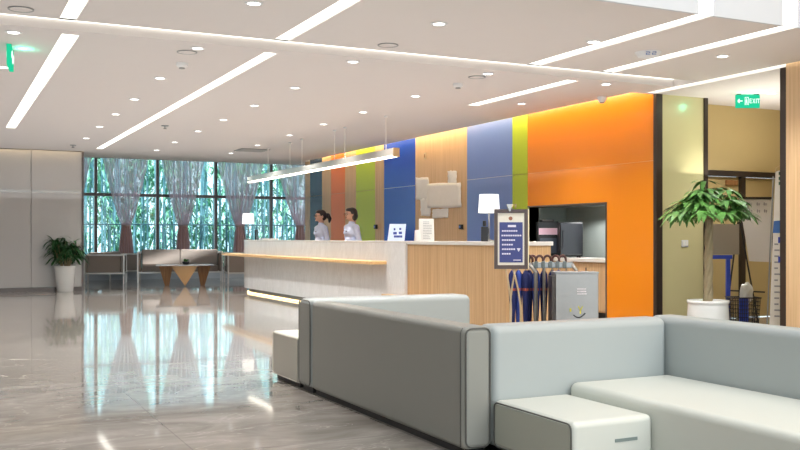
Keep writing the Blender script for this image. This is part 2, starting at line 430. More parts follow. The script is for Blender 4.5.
niche_box('coffee_machine', 538, 558.5, 1.37, 'dark machine with a pale pink label strip in the wall niche', 'machine', True, 14.12)
niche_box('small_fridge', 560, 583, 1.355, 'black box-shaped appliance right of the machine with the pink label', 'appliance', False, 13.72)
nl = bpy.data.lights.new('niche_fill', 'SPOT'); nl.energy = 45; nl.spot_size = R(150); nl.shadow_soft_size = .1  # added fill to brighten the niche, which has no fitting of its own
no = bpy.data.objects.new('niche_fill', nl); col.objects.link(no); no.location = (wallX(11)+.2, 10.9, 1.55)

# mullion at end of colour wall, cream wall, corridor
y0 = wall_Y(655)
struct('trim_3', Bx(wallX(9.26)-.03, wallX(9.26)+.07, 9.2, y0-.003, 0, HT), M_dark)
Yc = 9.22
xc0, xc1 = at_Y(661, 238, Yc).x, at_Y(703.5, 238, Yc).x
struct('wall_cream', Bx(xc0-.02, xc1, Yc, Yc+.08, 0, HT), M_cream)
struct('trim_4', Bx(xc1, xc1+.06, Yc-.02, Yc+.1, 0, HT), M_dark)
struct('wall_cream_return', Bx(xc1, xc1+.06, Yc+.1, 9.62, 0, HT), M_cream)
Y2 = 9.62
x2a, x2b = xc1+.06, XR
zt = at_Y(740, 174, Y2).z
struct('wall_corridor', Bx(x2a, x2b, Y2, Y2+.1, zt+.04, HT), M_tan)
dr = empty('door_1', (x2a, Y2, 0)); dr['kind'] = 'structure'
xm = at_Y(742.5, 238, Y2).x - x2a; L2 = at_Y(773, 238, Y2).x - x2a + .25
bm = N(); box(bm, 0, L2, -.02, .08, zt-.04, zt+.035); box(bm, xm-.04, xm+.04, -.02, .08, 0, zt-.04); box(bm, L2-.06, L2, -.02, .08, 0, zt-.04)
obj('door_frame', bm, M_dark, dr)
obj('door_leaf', Bx(.01, xm-.045, .03, .06, .01, zt-.045), M_tan, dr)
obj('door_leaf', Bx(xm+.045, L2-.065, .03, .06, .01, zt-.045), M_tan, dr)
obj('closer', Bx(xm-.3, xm-.08, .0, .03, zt-.16, zt-.09), M_woodd, dr, bevel=.004)
struct('wall_corridor_end', Bx(XR, XR+.1, 2, 9.8, 0, HT), M_tan)
struct('wall_corridor_right', Bx(x2a+L2, XR, Y2, Y2+.1, 0, zt+.04), M_tan)
# wood wall on the near side of the corridor
pw = at_z(786, 64.8, H)
struct('wall_wood', Bx(pw.x, pw.x+.25, -9, pw.y, 0, 6.5), M_wood2)
struct('trim_5', Bx(pw.x+.012, pw.x+.24, pw.y, pw.y+.09, 0, H-.02), M_dark)
struct('wall_corridor_near', Bx(pw.x+.25, XR, pw.y-.6, pw.y-.5, 0, HT), M_tan)
# light switch on cream wall
p = at_Y(684.5, 243.5, Yc)
t = empty('light_switch', (p.x, Yc, p.z), 0, 'small white light switch on the cream wall behind the potted tree', 'switch')
obj('plate', Bx(-.055, .055, -.012, -.001, -.045, .045), M_white, t, bevel=.003)
for s in (-1, 1): obj('rocker', Bx(s*.026-.018, s*.026+.018, -.017, -.012, -.03, .03), M_paper, t, bevel=.002)

# ------------------------------------------------------------------ downlights and ceiling fittings
def dl_proto():
    t = empty('downlight')
    obj('trim_ring', lathe(N(), [(.052, -.004), (.052, 0), (.072, 0), (.072, -.006), (.052, -.008), (.052, -.004)], 24, cap=False), M_white, t)
    obj('lens', lathe(N(), [(.052, -.003), (.052, -.001)], 20), E_down, t)
    return t
def dup(root, loc, rz=0, label=None):
    r = root.copy(); col.objects.link(r); r.location = loc; r.rotation_euler = (0, 0, rz)
    if label: r['label'] = label
    for ch in list(root.children):
        c_ = ch.copy(); col.objects.link(c_); c_.parent = r
        for g in list(ch.children):
            d_ = g.copy(); col.objects.link(d_); d_.parent = c_
    return r
ordn = ['nearest', 'second nearest', 'third nearest', 'fourth nearest', 'fourth farthest', 'third farthest', 'second farthest', 'farthest']
DL = []
for (lst, txt) in (([(197.5,48),(160,78),(134.5,99),(115.5,114),(99.5,126.5),(86,138)], 'downlight in the row between the two left light strips'),
                   ([(295,87.5),(254.5,105.5),(223.5,119.5),(198,131),(174.5,142),(156.5,150)], 'downlight in the row right of the long diagonal light strip'),
                   ([(415.5,96),(363,112),(323.5,124),(289.5,135),(257.5,145),(231,153)], 'downlight in the row over the reception counter')):
    n_ = len(lst)
    for i, uv in enumerate(lst):
        o_ = ['nearest', 'second', 'third', 'fourth', 'fifth', 'farthest'][i]
        DL.append((uv, ('%s %s' if i in (0, 5) else '%s %s, counted from near') % (o_, txt)))
DL += [((254,3), 'downlight at the top edge of the picture, left of the long diagonal strip'),
       ((439,23.5), 'downlight alone in the middle of the near ceiling'),
       ((593.5,41.5), 'downlight just above the start of the near right light strip'),
       ((722.5,56), 'downlight on the ceiling at right near the corridor, between two strips'),
       ((353,61.5), 'downlight just beyond the cross slot, right of the diagonal strip'),
       ((488,73.5), 'downlight just beyond the cross slot above the blue wall panels'),
       ((606,84), 'downlight just beyond the cross slot above the orange wall'),
       ((521.5,103.5), 'downlight near the thin short light strip by the lime wall panel'),
       ((13.5,32), 'downlight at upper left above the left exit sign'),
       ((4,67), 'downlight at the left edge beside the green exit sign'),
       ((771.5,93), 'downlight in the corridor ceiling beside the right exit sign')]
proto = dl_proto(); proto['category'] = 'ceiling light'; proto['group'] = 'round recessed downlights'
for i, ((u, v), lab) in enumerate(DL):
    p = at_z(u, v, H - .001)
    if i == 0: proto.location = p; proto['label'] = lab
    else: dup(proto, p, 0, lab)
    ld = bpy.data.lights.new('downlight_lamp', 'SPOT'); ld.energy = 135; ld.spot_size = R(125); ld.spot_blend = .8; ld.shadow_soft_size = .05
    ld.color = (1, .985, .965)
    lo = bpy.data.objects.new('downlight_lamp', ld); col.objects.link(lo); lo.location = (p.x, p.y, p.z-.02)
    lo.visible_camera = True
def fitting(name, u, v, prof, m, label, cat):
    p = at_z(u, v, H-.001)
    t = empty(name, p, 0, label, cat); obj('housing', lathe(N(), prof, 20), m, t, smooth=False)
    obj('cap', lathe(N(), [(prof[-1][0]*.5, prof[0][1]-.012), (prof[-1][0]*.5, prof[0][1])], 16), M_grey, t)
    return t
fitting('smoke_detector', 182, 63, [(.035, -.05), (.06, -.03), (.06, 0)], M_white, 'white smoke detector beside the second downlight row, near the diagonal strip', 'detector')
fitting('smoke_detector', 458, 83.5, [(.035, -.05), (.06, -.03), (.06, 0)], M_white, 'white smoke detector below the cross slot above the blue wall panels', 'detector')
fitting('smoke_detector', 602, 97, [(.035, -.07), (.06, -.03), (.06, 0)], M_white, 'white smoke detector on the ceiling in front of the orange wall', 'detector')
for (u, v, lab) in ((187, 52, 'flat round speaker grille beside the near downlight at left'), (477, 77, 'flat round speaker grille just below the cross slot'),
                    (21, 9, 'flat round speaker grille at the top left corner'), (388, 45, 'flat round speaker grille just above the cross slot')):
    p = at_z(u, v, H-.001)
    t = empty('ceiling_speaker', p, 0, lab, 'speaker', 'flat ceiling speakers')
    obj('ring', lathe(N(), [(.085, -.006), (.085, 0), (.1, 0), (.1, -.006), (.085, -.006)], 24, cap=False), M_grey, t)
    obj('grille', lathe(N(), [(.085, -.004), (.085, -.001)], 24), M_ceil, t)
for (u, v, lab) in ((73, 145, 'small dark sprinkler head near the grey partition'), (165, 125.5, 'small dark sprinkler head between the strip and the middle row')):
    p = at_z(u, v, H-.001); t = empty('ceiling_sprinkler', p, 0, lab, 'sprinkler', 'sprinkler heads')
    obj('stem', lathe(N(), [(.012, -.05), (.012, 0)], 10), M_grey, t); obj('escutcheon', lathe(N(), [(.06, -.012), (.06, .001)], 14), M_grey, t); obj('deflector', lathe(N(), [(.03, -.055), (.03, -.05)], 14), M_dark, t)
p = at_z(252, 150, H-.001); t = empty('air_vent', p, 0, 'grey square air vent in the ceiling near the windows', 'vent')
obj('frame', Bx(-.3, .3, -.3, .3, -.012, 0), M_grey, t)
for k in range(5): obj('louvre', Bx(-.26, .26, -.24+k*.11, -.2+k*.11, -.02, -.012), M_lpan, t)
p = at_z(648, 52.5, H-.001)
t = empty('ceiling_fitting', p, -YAW, 'small white flush ceiling fitting with two blue marks', 'ceiling fitting')
obj('housing', lathe(N(), [(.05, -.055), (.1, -.04), (.13, 0)], 24), M_white, t)
bm = N()
for dx in (-.03, .03):
    for z_ in (0, 1, 2): box(bm, dx-.02, dx+.02, -.118, -.112, -.016-z_*.014, -.012-z_*.014)
    box(bm, dx+.014, dx+.02, -.118, -.112, -.03, -.012); box(bm, dx-.02, dx-.014, -.118, -.112, -.044, -.03)
obj('marks', bm, mat('blue mark', (70, 110, 180), .5), t)
# exit signs
def exit_sign(p, rz, w, h, label, drop):
    t = empty('exit_sign', p, rz, label, 'exit sign')
    obj('bracket', Bx(-w*.45, -w*.3, -.03, .03, 0, drop), M_dark, t)
    obj('bracket', Bx(w*.3, w*.45, -.03, .03, 0, drop), M_dark, t)
    obj('panel', Bx(-w/2, w/2, -.02, .02, -h, 0), E_green, t, bevel=.003)
    bm = N(); e = .021
    for s in (-1, 1):
        y0_, y1_ = (-e-.003, -e) if s < 0 else (e, e+.003)
        def b4(x0, x1, z0, z1): box(bm, w*x0, w*x1, y0_, y1_, -h+h*z0, -h+h*z1)
        # EXIT
        x = .06
        b4(x,x+.02,.35,.7); b4(x,x+.09,.35,.4); b4(x,x+.09,.5,.55); b4(x,x+.09,.65,.7)
        x = .19
        for q in range(5): b4(x+q*.02,x+q*.02+.022,.35+q*.07,.42+q*.07); b4(x+q*.02,x+q*.02+.022,.63-q*.07,.70-q*.07)
        x = .33; b4(x,x+.025,.35,.7)
        x = .38; b4(x,x+.1,.64,.7); b4(x+.04,x+.062,.35,.7)
        # arrow and door mark
        b4(-.44,-.24,.48,.56); b4(-.44,-.4,.42,.62); b4(-.4,-.36,.36,.68)
        b4(-.14,-.12,.2,.82); b4(.0,.02,.2,.82); b4(-.14,.02,.78,.82)
        b4(-.08,-.05,.62,.72); b4(-.1,-.04,.4,.6); b4(-.1,-.08,.22,.42); b4(-.05,-.03,.22,.42)
    gl = bpy.data.lights.new('exit_glow', 'POINT'); gl.energy = 3.0; gl.color = (.1, 1, .6); gl.shadow_soft_size = .05
    go = bpy.data.objects.new('exit_glow', gl); col.objects.link(go); go.location = (p[0]-.12*math.sin(-rz)*1-.0, p[1]-.12*math.cos(rz), p[2]-.02)
    obj('lettering', bm, emis('exit lettering', (226, 255, 240), 1.5), t)
    return t
p = at_t(747.5, 95, 11.9)
exit_sign((p.x, p.y, p.z), -YAW, .3, .165, 'green exit sign hanging in the corridor at right', H - p.z)
p = at_t(10.2, 47.5, 9.0)
exit_sign((p.x, p.y, p.z), R(83), .42, .2, 'green exit sign seen edge-on at the upper left', H-p.z)

# ------------------------------------------------------------------ foreground sofas
ZT = .665; AX0, AX1 = 2.39, 2.558; BY0, BY1 = 4.12, 4.30
def rbox(name, x0, x1, y0, y1, z0, z1, m, parent, bev=.035):
    o = obj(name, Bx(x0, x1, y0, y1, z0, z1), m, parent, bevel=bev, seg=5)
    return o
def loop_tube(pts, r): 
    return tube(N(), pts + [pts[0]], r, 6, cap=False)
def rrect(a0, a1, b0, b1, rad, f):
    pts = []
    for (ca, cb, s) in ((a1-rad, b1-rad, 0), (a0+rad, b1-rad, 90), (a0+rad, b0+rad, 180), (a1-rad, b0+rad, 270)):
        for k in range(5):
            a = R(s + k*22.5); pts.append(f(ca+rad*math.cos(a), cb+rad*math.sin(a)))
    return pts
sA_ = empty('lounge_sofa', (2.4, 4.2, 0), 0, 'large pale grey leather sofa whose long back stands at the left, seen from outside', 'sofa')
def loc(o, root):     # geometry was made in world coordinates
    o.location = -root.location; return o
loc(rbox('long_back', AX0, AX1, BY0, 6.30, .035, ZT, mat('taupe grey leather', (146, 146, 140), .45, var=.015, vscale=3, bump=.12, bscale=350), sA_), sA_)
loc(rbox('end_back', AX0, 3.73, 6.31, 6.57, .035, ZT+.012, M_leather, sA_, .045), sA_)
loc(rbox('seat', AX1+.004, 3.25, BY1+.02, 6.30, .06, .37, M_seat, sA_), sA_)
bm = N(); box(bm, AX0+.03, AX1-.03, BY0+.03, 6.28, 0, .04); box(bm, AX0+.03, 3.68, 6.34, 6.54, 0, .04); box(bm, AX1, 3.2, BY1+.06, 6.3, 0, .065)
loc(obj('plinth', bm, M_black, sA_), sA_)
loc(obj('piping', loop_tube(rrect(AX0+.012, AX1-.012, .05, ZT-.008, .035, lambda a, b: (a, BY0+.001, b)), .0045), M_pipe, sA_, smooth=True), sA_)
loc(obj('piping', loop_tube(rrect(6.325, 6.555, .05, ZT, .04, lambda a, b: (AX0+.001, a, b)), .0045), M_pipe, sA_, smooth=True), sA_)
loc(obj('piping', tube(N(), [(AX0+.0005, BY0+.035, .05), (AX0+.0005, BY0+.035, ZT-.03), (AX0+.014, BY0+.035, ZT-.008)], .004, 6), M_pipe, sA_, smooth=True), sA_)

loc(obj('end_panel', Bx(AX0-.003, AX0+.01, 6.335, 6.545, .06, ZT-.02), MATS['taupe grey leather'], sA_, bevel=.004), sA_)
sB_ = empty('corner_sofa', (3.7, 4.2, 0), 0, 'pale leather corner sofa with deep seat at the lower right', 'sofa')
loc(rbox('rear_back', AX1+.006, 3.735, BY0+.002, BY1, .035, ZT, M_leather, sB_, .045), sB_)
loc(rbox('side_back', 3.737, 3.93, 1.6, BY1+.0, .035, ZT+.003, M_leather, sB_, .045), sB_)
loc(rbox('seat', 3.035, 3.733, 1.6, BY0, .05, .345, M_seat, sB_, .04), sB_)
bm = N(); box(bm, 3.08, 3.9, 1.64, BY1-.03, 0, .06); box(bm, AX1+.05, 3.7, BY0+.03, BY1-.03, 0, .04)
loc(obj('plinth', bm, M_black, sB_), sB_)
sD = empty('ottoman', (2.8, 3.78, 0), 0, 'low off-white leather seat block in front of the corner sofa, bottom of picture', 'ottoman')
D0, D1, DY0, DZ = 2.562, 3.030, 3.44, .285
loc(rbox('seat_block', D0, D1, DY0, BY0-.002, .04, DZ, M_seat, sD, .03), sD)
loc(rbox('side_panel', D0-.003, D0+.02, DY0+.02, BY0-.02, .06, DZ-.018, mat('olive grey leather', (176, 178, 166), .5, bump=.1, var=.01), sD, .008), sD)
loc(obj('piping', loop_tube(rrect(DY0+.012, BY0-.014, .05, DZ-.01, .03, lambda a, b: (D0-.001, a, b)), .004), M_pipe, sD, smooth=True), sD)
loc(obj('plinth', Bx(D0+.03, D1-.03, DY0+.03, BY0-.03, 0, .045), M_black, sD), sD)
loc(obj('pull_tab', Bx(2.80, 2.93, DY0-.004, DY0+.002, .175, .19), mat('tab', (130, 142, 138), .5), sD), sD)
sG = empty('ottoman', (2.75, 6.9, 0), 0, 'beige grey leather seat block behind the far left end of the sofa', 'ottoman')
loc(rbox('seat_block', AX0+.002, 3.1, 6.59, 7.17, .035, .372, M_leather2, sG, .02), sG)
loc(obj('top_cushion', Bx(AX0+.004, 3.098, 6.592, 7.168, .352, .378), M_seat, sG, bevel=.012), sG)
loc(obj('piping', loop_tube(rrect(6.6, 7.16, .045, .366, .02, lambda a, b: (AX0+.001, a, b)), .004), mat('light piping', (214, 208, 196), .5), sG, smooth=True), sG)
loc(obj('plinth', Bx(AX0+.03, 3.07, 6.61, 7.14, 0, .04), M_black, sG), sG)

# ------------------------------------------------------------------ reception counter
CXF = 5.55; ZC = 1.08
Y406 = at_X(406.5, 238, CXF).y; Y387 = at_X(388, 238, CXF).y
YE = 18.2
def cprof(off, yn, back=.32):
    """front line with a rounded far end, offset inwards"""
    pts = [(CXF+off, yn)]
    R_ = .95 - off; cx, cy = CXF+.95, YE
    for k in range(0, 10):
        a = R(180 - k*10); pts.append((cx + R_*math.cos(a), cy + R_*math.sin(a)*1.35))
    q = pts[-1]
    inner = []
    Ri = .95 - back
    for k in range(9, -1, -1):
        a = R(180 - k*10); inner.append((cx + Ri*math.cos(a), cy + Ri*math.sin(a)*1.35))
    return pts + inner + [(CXF+back, yn)]
rc = empty('reception_counter', (CXF, 14, 0), 0, 'long pale marble reception counter with a wooden ledge and curved far end', 'reception counter')
loc(obj('marble_front', prism(N(), cprof(0, Y406+.0), .11, ZC-.03), M_marble, rc), rc)
loc(obj('counter_top', prism(N(), cprof(-.008, Y406, .34), ZC-.029, ZC), M_mtop, rc, bevel=.003), rc)
loc(obj('kick_plate', prism(N(), cprof(.09, Y406+.1, .3), 0, .11), mat('kick metal', (120, 116, 112), .3, metal=.6), rc), rc)
def cline(off, yn, w, a0=0, a1=9):
    o_, i_ = [(CXF+off, yn)], [(CXF+off+w, yn)]
    cx, cy = CXF+.95, YE
    for k in range(a0, a1):
        a = R(180 - k*10); o_.append((cx+(.95-off)*math.cos(a), cy+(.95-off)*math.sin(a)*1.35)); i_.append((cx+(.95-off-w)*math.cos(a), cy+(.95-off-w)*math.sin(a)*1.35))
    return o_ + i_[::-1]
loc(obj('kick_light', prism(N(), cline(.06, Y406+.1, .028, 0, 8), .008, .028), E_warm, rc), rc)
# wooden ledge protruding at front
led = [(CXF-.25, Y387)] + [(CXF-.25, 18.4), (CXF-.22, 19.2), (CXF-.1, 19.8), (CXF+.15, 19.9), (CXF+.045, 18.9), (CXF-.004, 18.15), (CXF-.002, Y387)]
loc(obj('wood_ledge', prism(N(), led, .755, .80), wood('ledge oak', (222, 178, 120), (236, 196, 142), (3, 30, 30)), rc, bevel=.004), rc)
loc(obj('end_pillar', Bx(CXF-.03, CXF-.002, Y406, Y387-.02, .36, ZC-.03), M_marble, rc), rc)
loc(obj('staff_desk', Bx(CXF+.345, CXF+.85, Y406+.1, 17.8, .70, .74), M_wood, rc), rc)
for yy in (12.2, 14.4, 16.6): loc(obj('desk_panel', Bx(CXF+.36, CXF+.8, yy, yy+.04, 0, .7), M_wood, rc), rc)

YN = at_X(505.5, 238, CXF).y
wc = empty('wood_counter', (CXF, 9.5, 0), 0, 'pale oak counter with a white stone top, right of the marble counter', 'counter')
bm = N()
nseg = 14; ys = [YN + (Y406-.004-YN)*k/nseg for k in range(nseg+1)]
for k in range(nseg): box(bm, CXF+.012, CXF+.6, ys[k]+.002, ys[k+1]-.002, .08, ZC-.045)
loc(obj('timber_front', bm, wood('counter oak', (190, 152, 108), (214, 178, 134), (60, 60, 1.0)), wc), wc)
loc(obj('stone_top', Bx(CXF-.012, CXF+.62, YN-.02, Y406-.004, ZC-.045, ZC), M_mtop, wc, bevel=.004), wc)
loc(obj('plinth', Bx(CXF+.06, CXF+.56, YN+.04, Y406-.01, 0, .08), M_dark, wc), wc)
loc(obj('timber_step', Bx(CXF-.1, CXF+.01, Y406-.7, Y387, .02, .352), M_wood2, wc), wc)

# table lamps
def table_lamp(u, X, label):
    p = at_X(u, 238, X); t = empty('table_lamp', (p.x, p.y, ZC+.001), 0, label, 'lamp', 'white table lamps on the counter')
    obj('base', lathe(N(), [(.075, 0), (.075, .012), (.02, .02), (.012, .03)], 24), M_chrome, t, smooth=True)
    obj('stem', tube(N(), [(0, 0, .02), (0, 0, .36)], .008, 10), M_chrome, t, smooth=True)
    obj('lamp_shade', lathe(N(), [(.125, .33), (.112, .545)], 32, cap=False), E_shade, t, smooth=True)
    obj('bulb', lathe(N(), [(.012, .36), (.03, .4), (.03, .43), (.01, .46)], 12), E_shade, t, smooth=True)
    return t
table_lamp(248.2, 5.72, 'white table lamp at the far curved end of the counter')
table_lamp(489, 5.72, 'white table lamp on the wooden counter before the light blue panel')
# small black device by lamp
p = at_X(484.5, 238, 5.66); t = empty('card_terminal', (p.x, p.y, ZC+.001), R(60), 'small black device standing on the counter left of the near table lamp', 'device')
obj('body', Bx(-.05, .05, -.04, .04, 0, .17), M_black, t, bevel=.008)
obj('screen', Bx(-.035, .035, -.046, -.041, .09, .15), mat('screen blue', (40, 52, 80), .2), t)
obj('handset', Bx(-.02, .03, -.02, .02, .175, .24), M_black, t, bevel=.01)
obj('keypad', Bx(-.03, .03, -.045, -.041, .02, .07), M_grey, t)
# monitor
p = at_X(257.5, 238, 6.08); t = empty('computer_monitor', (p.x, p.y, .741), R(-112), 'dark computer monitor behind the far end of the reception counter', 'monitor')
obj('base', Bx(-.12, .12, -.09, .09, 0, .015), M_black, t, bevel=.004)
obj('stand', Bx(-.03, .03, -.015, .03, .015, .26), M_black, t)
obj('housing', Bx(-.29, .29, -.03, .0, .2, .56), M_black, t, bevel=.008)
obj('screen', Bx(-.275, .275, -.034, -.0305, .22, .545), mat('screen dark', (20, 24, 32), .15), t)
# paper tray
p = at_X(268.5, 238, 5.78); t = empty('paper_stack', (p.x, p.y, ZC+.001), 0, 'low stack of white paper on the counter right of the dark monitor', 'paper')
obj('sheets', Bx(-.1, .1, -.3, .05, 0, .03), M_paper, t, bevel=.002)
obj('tray', Bx(-.105, .105, .055, .3, 0, .035), mat('light tray', (190, 200, 210), .4), t, bevel=.004)

# placards standing on the counter
def bars(bm, rows, x0, x1, z0, z1, y, seed, h=.35, maxlen=1.0):
    rnd = random.Random(seed); dz = (z1-z0)/rows
    for r_ in range(rows):
        z = z1 - (r_+.5)*dz; x = x0; lim = x0 + (x1-x0)*rnd.uniform(.55, maxlen)
        while x < lim:
            w = rnd.uniform(.03, .09)*(x1-x0)*1.2
            box(bm, x, min(x+w, lim), y-.0015, y, z-dz*h/2, z+dz*h/2); x += w + (x1-x0)*.02
    return bm
p = at_X(397, 238, 5.68)
t = empty('counter_placard', (p.x, p.y, ZC+.001), -YAW+R(8), 'leaning white placard with dark blue figures on the counter before the blue panel', 'placard')
sl = .045
hexa(bm := N(), [(-.135,0,0),(.105,0,0),(.105,.006,0),(-.135,.006,0),(-.095,.05,.235),(.135,.05,.235),(.135,.056,.235),(-.095,.056,.235)])
obj('board', bm, mat('placard face', (206, 220, 240), .4), t)
for (x, z, w, h_) in ((-.03,.16,.025,.03),(.05,.165,.028,.03),(-.025,.105,.05,.035),(.05,.11,.045,.035),(.0,.06,.085,.03),(.06,.06,.03,.03)):
    y = .05*z/.235 - .002
    obj('printed_figure', Bx(x-w/2, x+w/2, y-.002, y+.0, z-h_/2, z+h_/2), mat('print navy', (48, 70, 150), .5), t)
obj('strut', tube(N(), [(0, .05, .15), (0, .13, .0)], .004, 6), M_grey, t)
p = at_X(425.5, 238, 5.68)
t = empty('counter_notice', (p.x, p.y, ZC+.001), -YAW, 'white printed notice standing on the counter before the wood panel', 'notice')
obj('board', hexa(N(), [(-.09,0,0),(.115,0,0),(.115,.006,0),(-.09,.006,0),(-.085,.04,.29),(.11,.04,.29),(.11,.046,.29),(-.085,.046,.29)]), M_paper, t)
bm = bars(N(), 11, -.03, .09, .02, .26, 0, 3, .35)
for v in bm.verts: v.co.y += .04*v.co.z/.29 - .001
obj('lettering', bm, mat('print grey', (160, 156, 156), .6), t)
obj('strut', tube(N(), [(0, .04, .18), (0, .12, .0)], .004, 6), M_grey, t)
t2 = empty('folded_leaflet', (p.x-.12, p.y-.03, ZC+.001), -YAW+R(20), 'small folded white leaflet beside the printed notice', 'leaflet')
obj('front_leaf', hexa(N(), [(-.04,0,0),(.04,0,0),(.04,.003,0),(-.04,.003,0),(-.04,.02,.14),(.03,.02,.15),(.03,.023,.15),(-.04,.023,.14)]), M_paper, t2)
obj('rear_leaf', hexa(N(), [(-.04,.05,0),(.04,.05,0),(.04,.053,0),(-.04,.053,0),(-.04,.024,.14),(.03,.024,.15),(.03,.027,.15),(-.04,.027,.14)]), M_paper, t2)

# things on the coloured wall
def on_wall(u, v):
    Y = wall_Y(u); rx, ry, rz = ray(u, v); t = Y/ry
    return Vector((wallX(Y), Y, CAMZ + rz*t))
def sheet(name, uvs, m, label, cat, off=.008, group=None, seed=1):
    pts = [on_wall(u, v) for u, v in uvs]
    c = sum(pts, Vector())/4
    t = N(); n = 8; rnd = random.Random(seed); g = []
    for i in range(n+1):
        row = []
        for j in range(n+1):
            a, b = i/n, j/n
            q = (pts[0]*(1-a)+pts[1]*a)*(1-b) + (pts[3]*(1-a)+pts[2]*a)*b - c
            edge = .0 if 0 < i < n and 0 < j < n else .01
            row.append(t.verts.new((q.x - off - rnd.uniform(0, .007), q.y + rnd.uniform(-edge, edge), q.z + rnd.uniform(-edge, edge))))
        g.append(row)
    for i in range(n):
        for j in range(n): t.faces.new((g[i][j], g[i+1][j], g[i+1][j+1], g[i][j+1]))
    o = obj(name, t, m, None, smooth=True); o.location = c
    sm = o.modifiers.new('t', 'SOLIDIFY'); sm.thickness = .0015
    return tag(o, label, cat, group)
M_film = mat('creased white film', (252, 249, 244), .5, var=.05, vscale=12)
G = 'sheets of film stuck over the wood panel'
sheet('protective_film', [(416.2,177.5),(429,177),(431,201),(416.5,200)], M_film, 'narrow white film sheet at the left edge of the wood panel', 'sheet', .006, G, 1)
sheet('protective_film', [(421,199),(432,198),(431,216.5),(421.5,216)], M_film, 'lower left white film strip on the wood panel', 'sheet', .012, G, 2)
sheet('protective_film', [(428,184),(462,182.5),(462.5,207.5),(428,208.5)], M_film, 'largest white film sheet in the middle of the wood panel', 'sheet', .02, G, 3)
sheet('protective_film', [(433,209),(449,208.5),(449,217.5),(433,218)], M_film, 'small white film sheet hanging below the large one', 'sheet', .010, G, 4)
sheet('protective_film', [(448.5,171),(457.5,170.5),(457.5,183.5),(448.5,184)], M_film, 'topmost small white film sheet on the wood panel', 'sheet', .012, G, 5)
def wall_plate(name, u, v, w, h, m, label, cat, part, pm, dd=.02):
    p = on_wall(u, v); t = empty(name, p, 0, label, cat)
    obj('plate', Bx(-dd, -.001, -w/2, w/2, -h/2, h/2), m, t, bevel=.003)
    obj(part, Bx(-dd-.008, -dd, -w*.25, w*.25, -h*.25, h*.25), pm, t, bevel=.002)
wall_plate('wall_thermostat', 425.7, 156, .07, .12, mat('cream plastic', (214, 196, 166), .5), 'small pale wall plate high on the wood panel', 'wall plate', 'display', M_woodd)
wall_plate('wall_socket', 376.8, 226.8, .09, .09, M_black, 'small dark wall box between the lime and cobalt panels', 'wall box', 'cover', M_lblue, .05)
wall_plate('wall_socket', 462.3, 226.8, .08, .08, M_black, 'small dark wall box at the right edge of the wide wood panel', 'wall box', 'cover', M_lblue, .05)

# pendant lamp over the counter
PX = 6.0
pa, pb = at_X(396, 155, PX), at_X(249.5, 180, PX)
L = pb.y - pa.y; ZP = 2.31
t = empty('pendant_lamp', (PX, pa.y, ZP), 0, 'long slim silver linear pendant lamp hung over the reception counter', 'pendant lamp')
obj('housing', Bx(-.05, .05, 0, L, .025, .13), mat('satin aluminium', (196, 190, 180), .3, metal=.6), t, bevel=.004)
obj('diffuser', Bx(-.046, .046, .02, L-.02, -.0, .025), E_pend, t, bevel=.006)
obj('end_cap', Bx(-.052, .052, -.012, -.001, .0, .132), mat('champagne metal', (206, 180, 140), .35, metal=.5), t)
for u in (386, 345, 334.5, 302, 290, 268):
    y = at_X(u, 238, PX).y - pa.y
    obj('cable', tube(N(), [(0, y, .13), (0, y, H-ZP-.001)], .006, 6), M_paper, t)
    obj('canopy', lathe(N(), [(.03, -.02), (.03, 0)], 14, (0, y, H-ZP-.001)), M_white, t)

# ------------------------------------------------------------------ framed sign, umbrella rack
p = at_t(511, 240, 8.6)
t = empty('menu_sign', (p.x, p.y, 0), -YAW+R(4), 'dark framed sign with a navy text panel on curved gold legs before the wooden counter', 'sign')
zb, ztp = .835, 1.385
fr = N()
for a in ((-.155,.155,ztp-.035,ztp),(-.155,.155,zb,zb+.035),(-.155,-.125,zb+.035,ztp-.035),(.125,.155,zb+.035,ztp-.035)): box(fr, a[0], a[1], -.012, .012, a[2], a[3])
f_ = obj('frame', fr, mat('dark walnut', (70, 52, 48), .4, var=.08), t)
obj('gold_edge', Bx(.156, .164, -.012, .012, zb, ztp), M_gold, f_)
obj('mount', Bx(-.124, .124, -.002, .004, zb+.036, ztp-.036), mat('cream mount', (226, 220, 206), .5), t)
pn = obj('text_panel', Bx(-.108, .108, -.005, -.0025, zb+.06, ztp-.12), mat('sign navy', (44, 52, 118), .4), t, bevel=.0005)
bm = N(); 
box(bm, -.03, .045, -.008, -.0055, ztp-.165, ztp-.145)
z = ztp-.2
for k, (w0, w1) in enumerate(((-.085,.05),(-.09,.085),(-.085,.04),(-.085,.0),(-.085,.03),(-.085,-.01))):
    x = w0
    while x < w1: box(bm, x, x+.016, -.008, -.0055, z-.007, z+.007); x += .021
    z -= .042
box(bm, .02, .09, -.008, -.0055, zb+.078, zb+.086)
hx, hz = .07, zb+.185
for k in range(6): box(bm, hx-.016+k*.0026, hx+.016-k*.0026, -.008, -.0055, hz-k*.005, hz+.006-k*.005)
obj('lettering', bm, mat('sign white', (220, 216, 232), .5), t)
em = N(); lathe(em, [(.018, 0), (.018, .003)], 16)
bmesh.ops.rotate(em, cent=(0,0,0), matrix=Matrix.Rotation(R(90), 3, 'X'), verts=em.verts); bmesh.ops.translate(em, vec=(-.005, -.003, ztp-.085), verts=em.verts)
obj('emblem', em, mat('emblem brown', (150, 90, 60), .5), t)
cl = N(); hexa(cl, [(-.045,-.03,ztp+.045),(.005,-.03,ztp+.045),(.005,0,ztp+.045),(-.045,0,ztp+.045),(-.02,-.03,ztp-.02),(-.01,-.03,ztp-.02),(-.01,0,ztp-.02),(-.02,0,ztp-.02)][4:] + [(-.045,-.03,ztp+.045),(.005,-.03,ztp+.045),(.005,0,ztp+.045),(-.045,0,ztp+.045)])
obj('clip', cl, M_chrome, t)
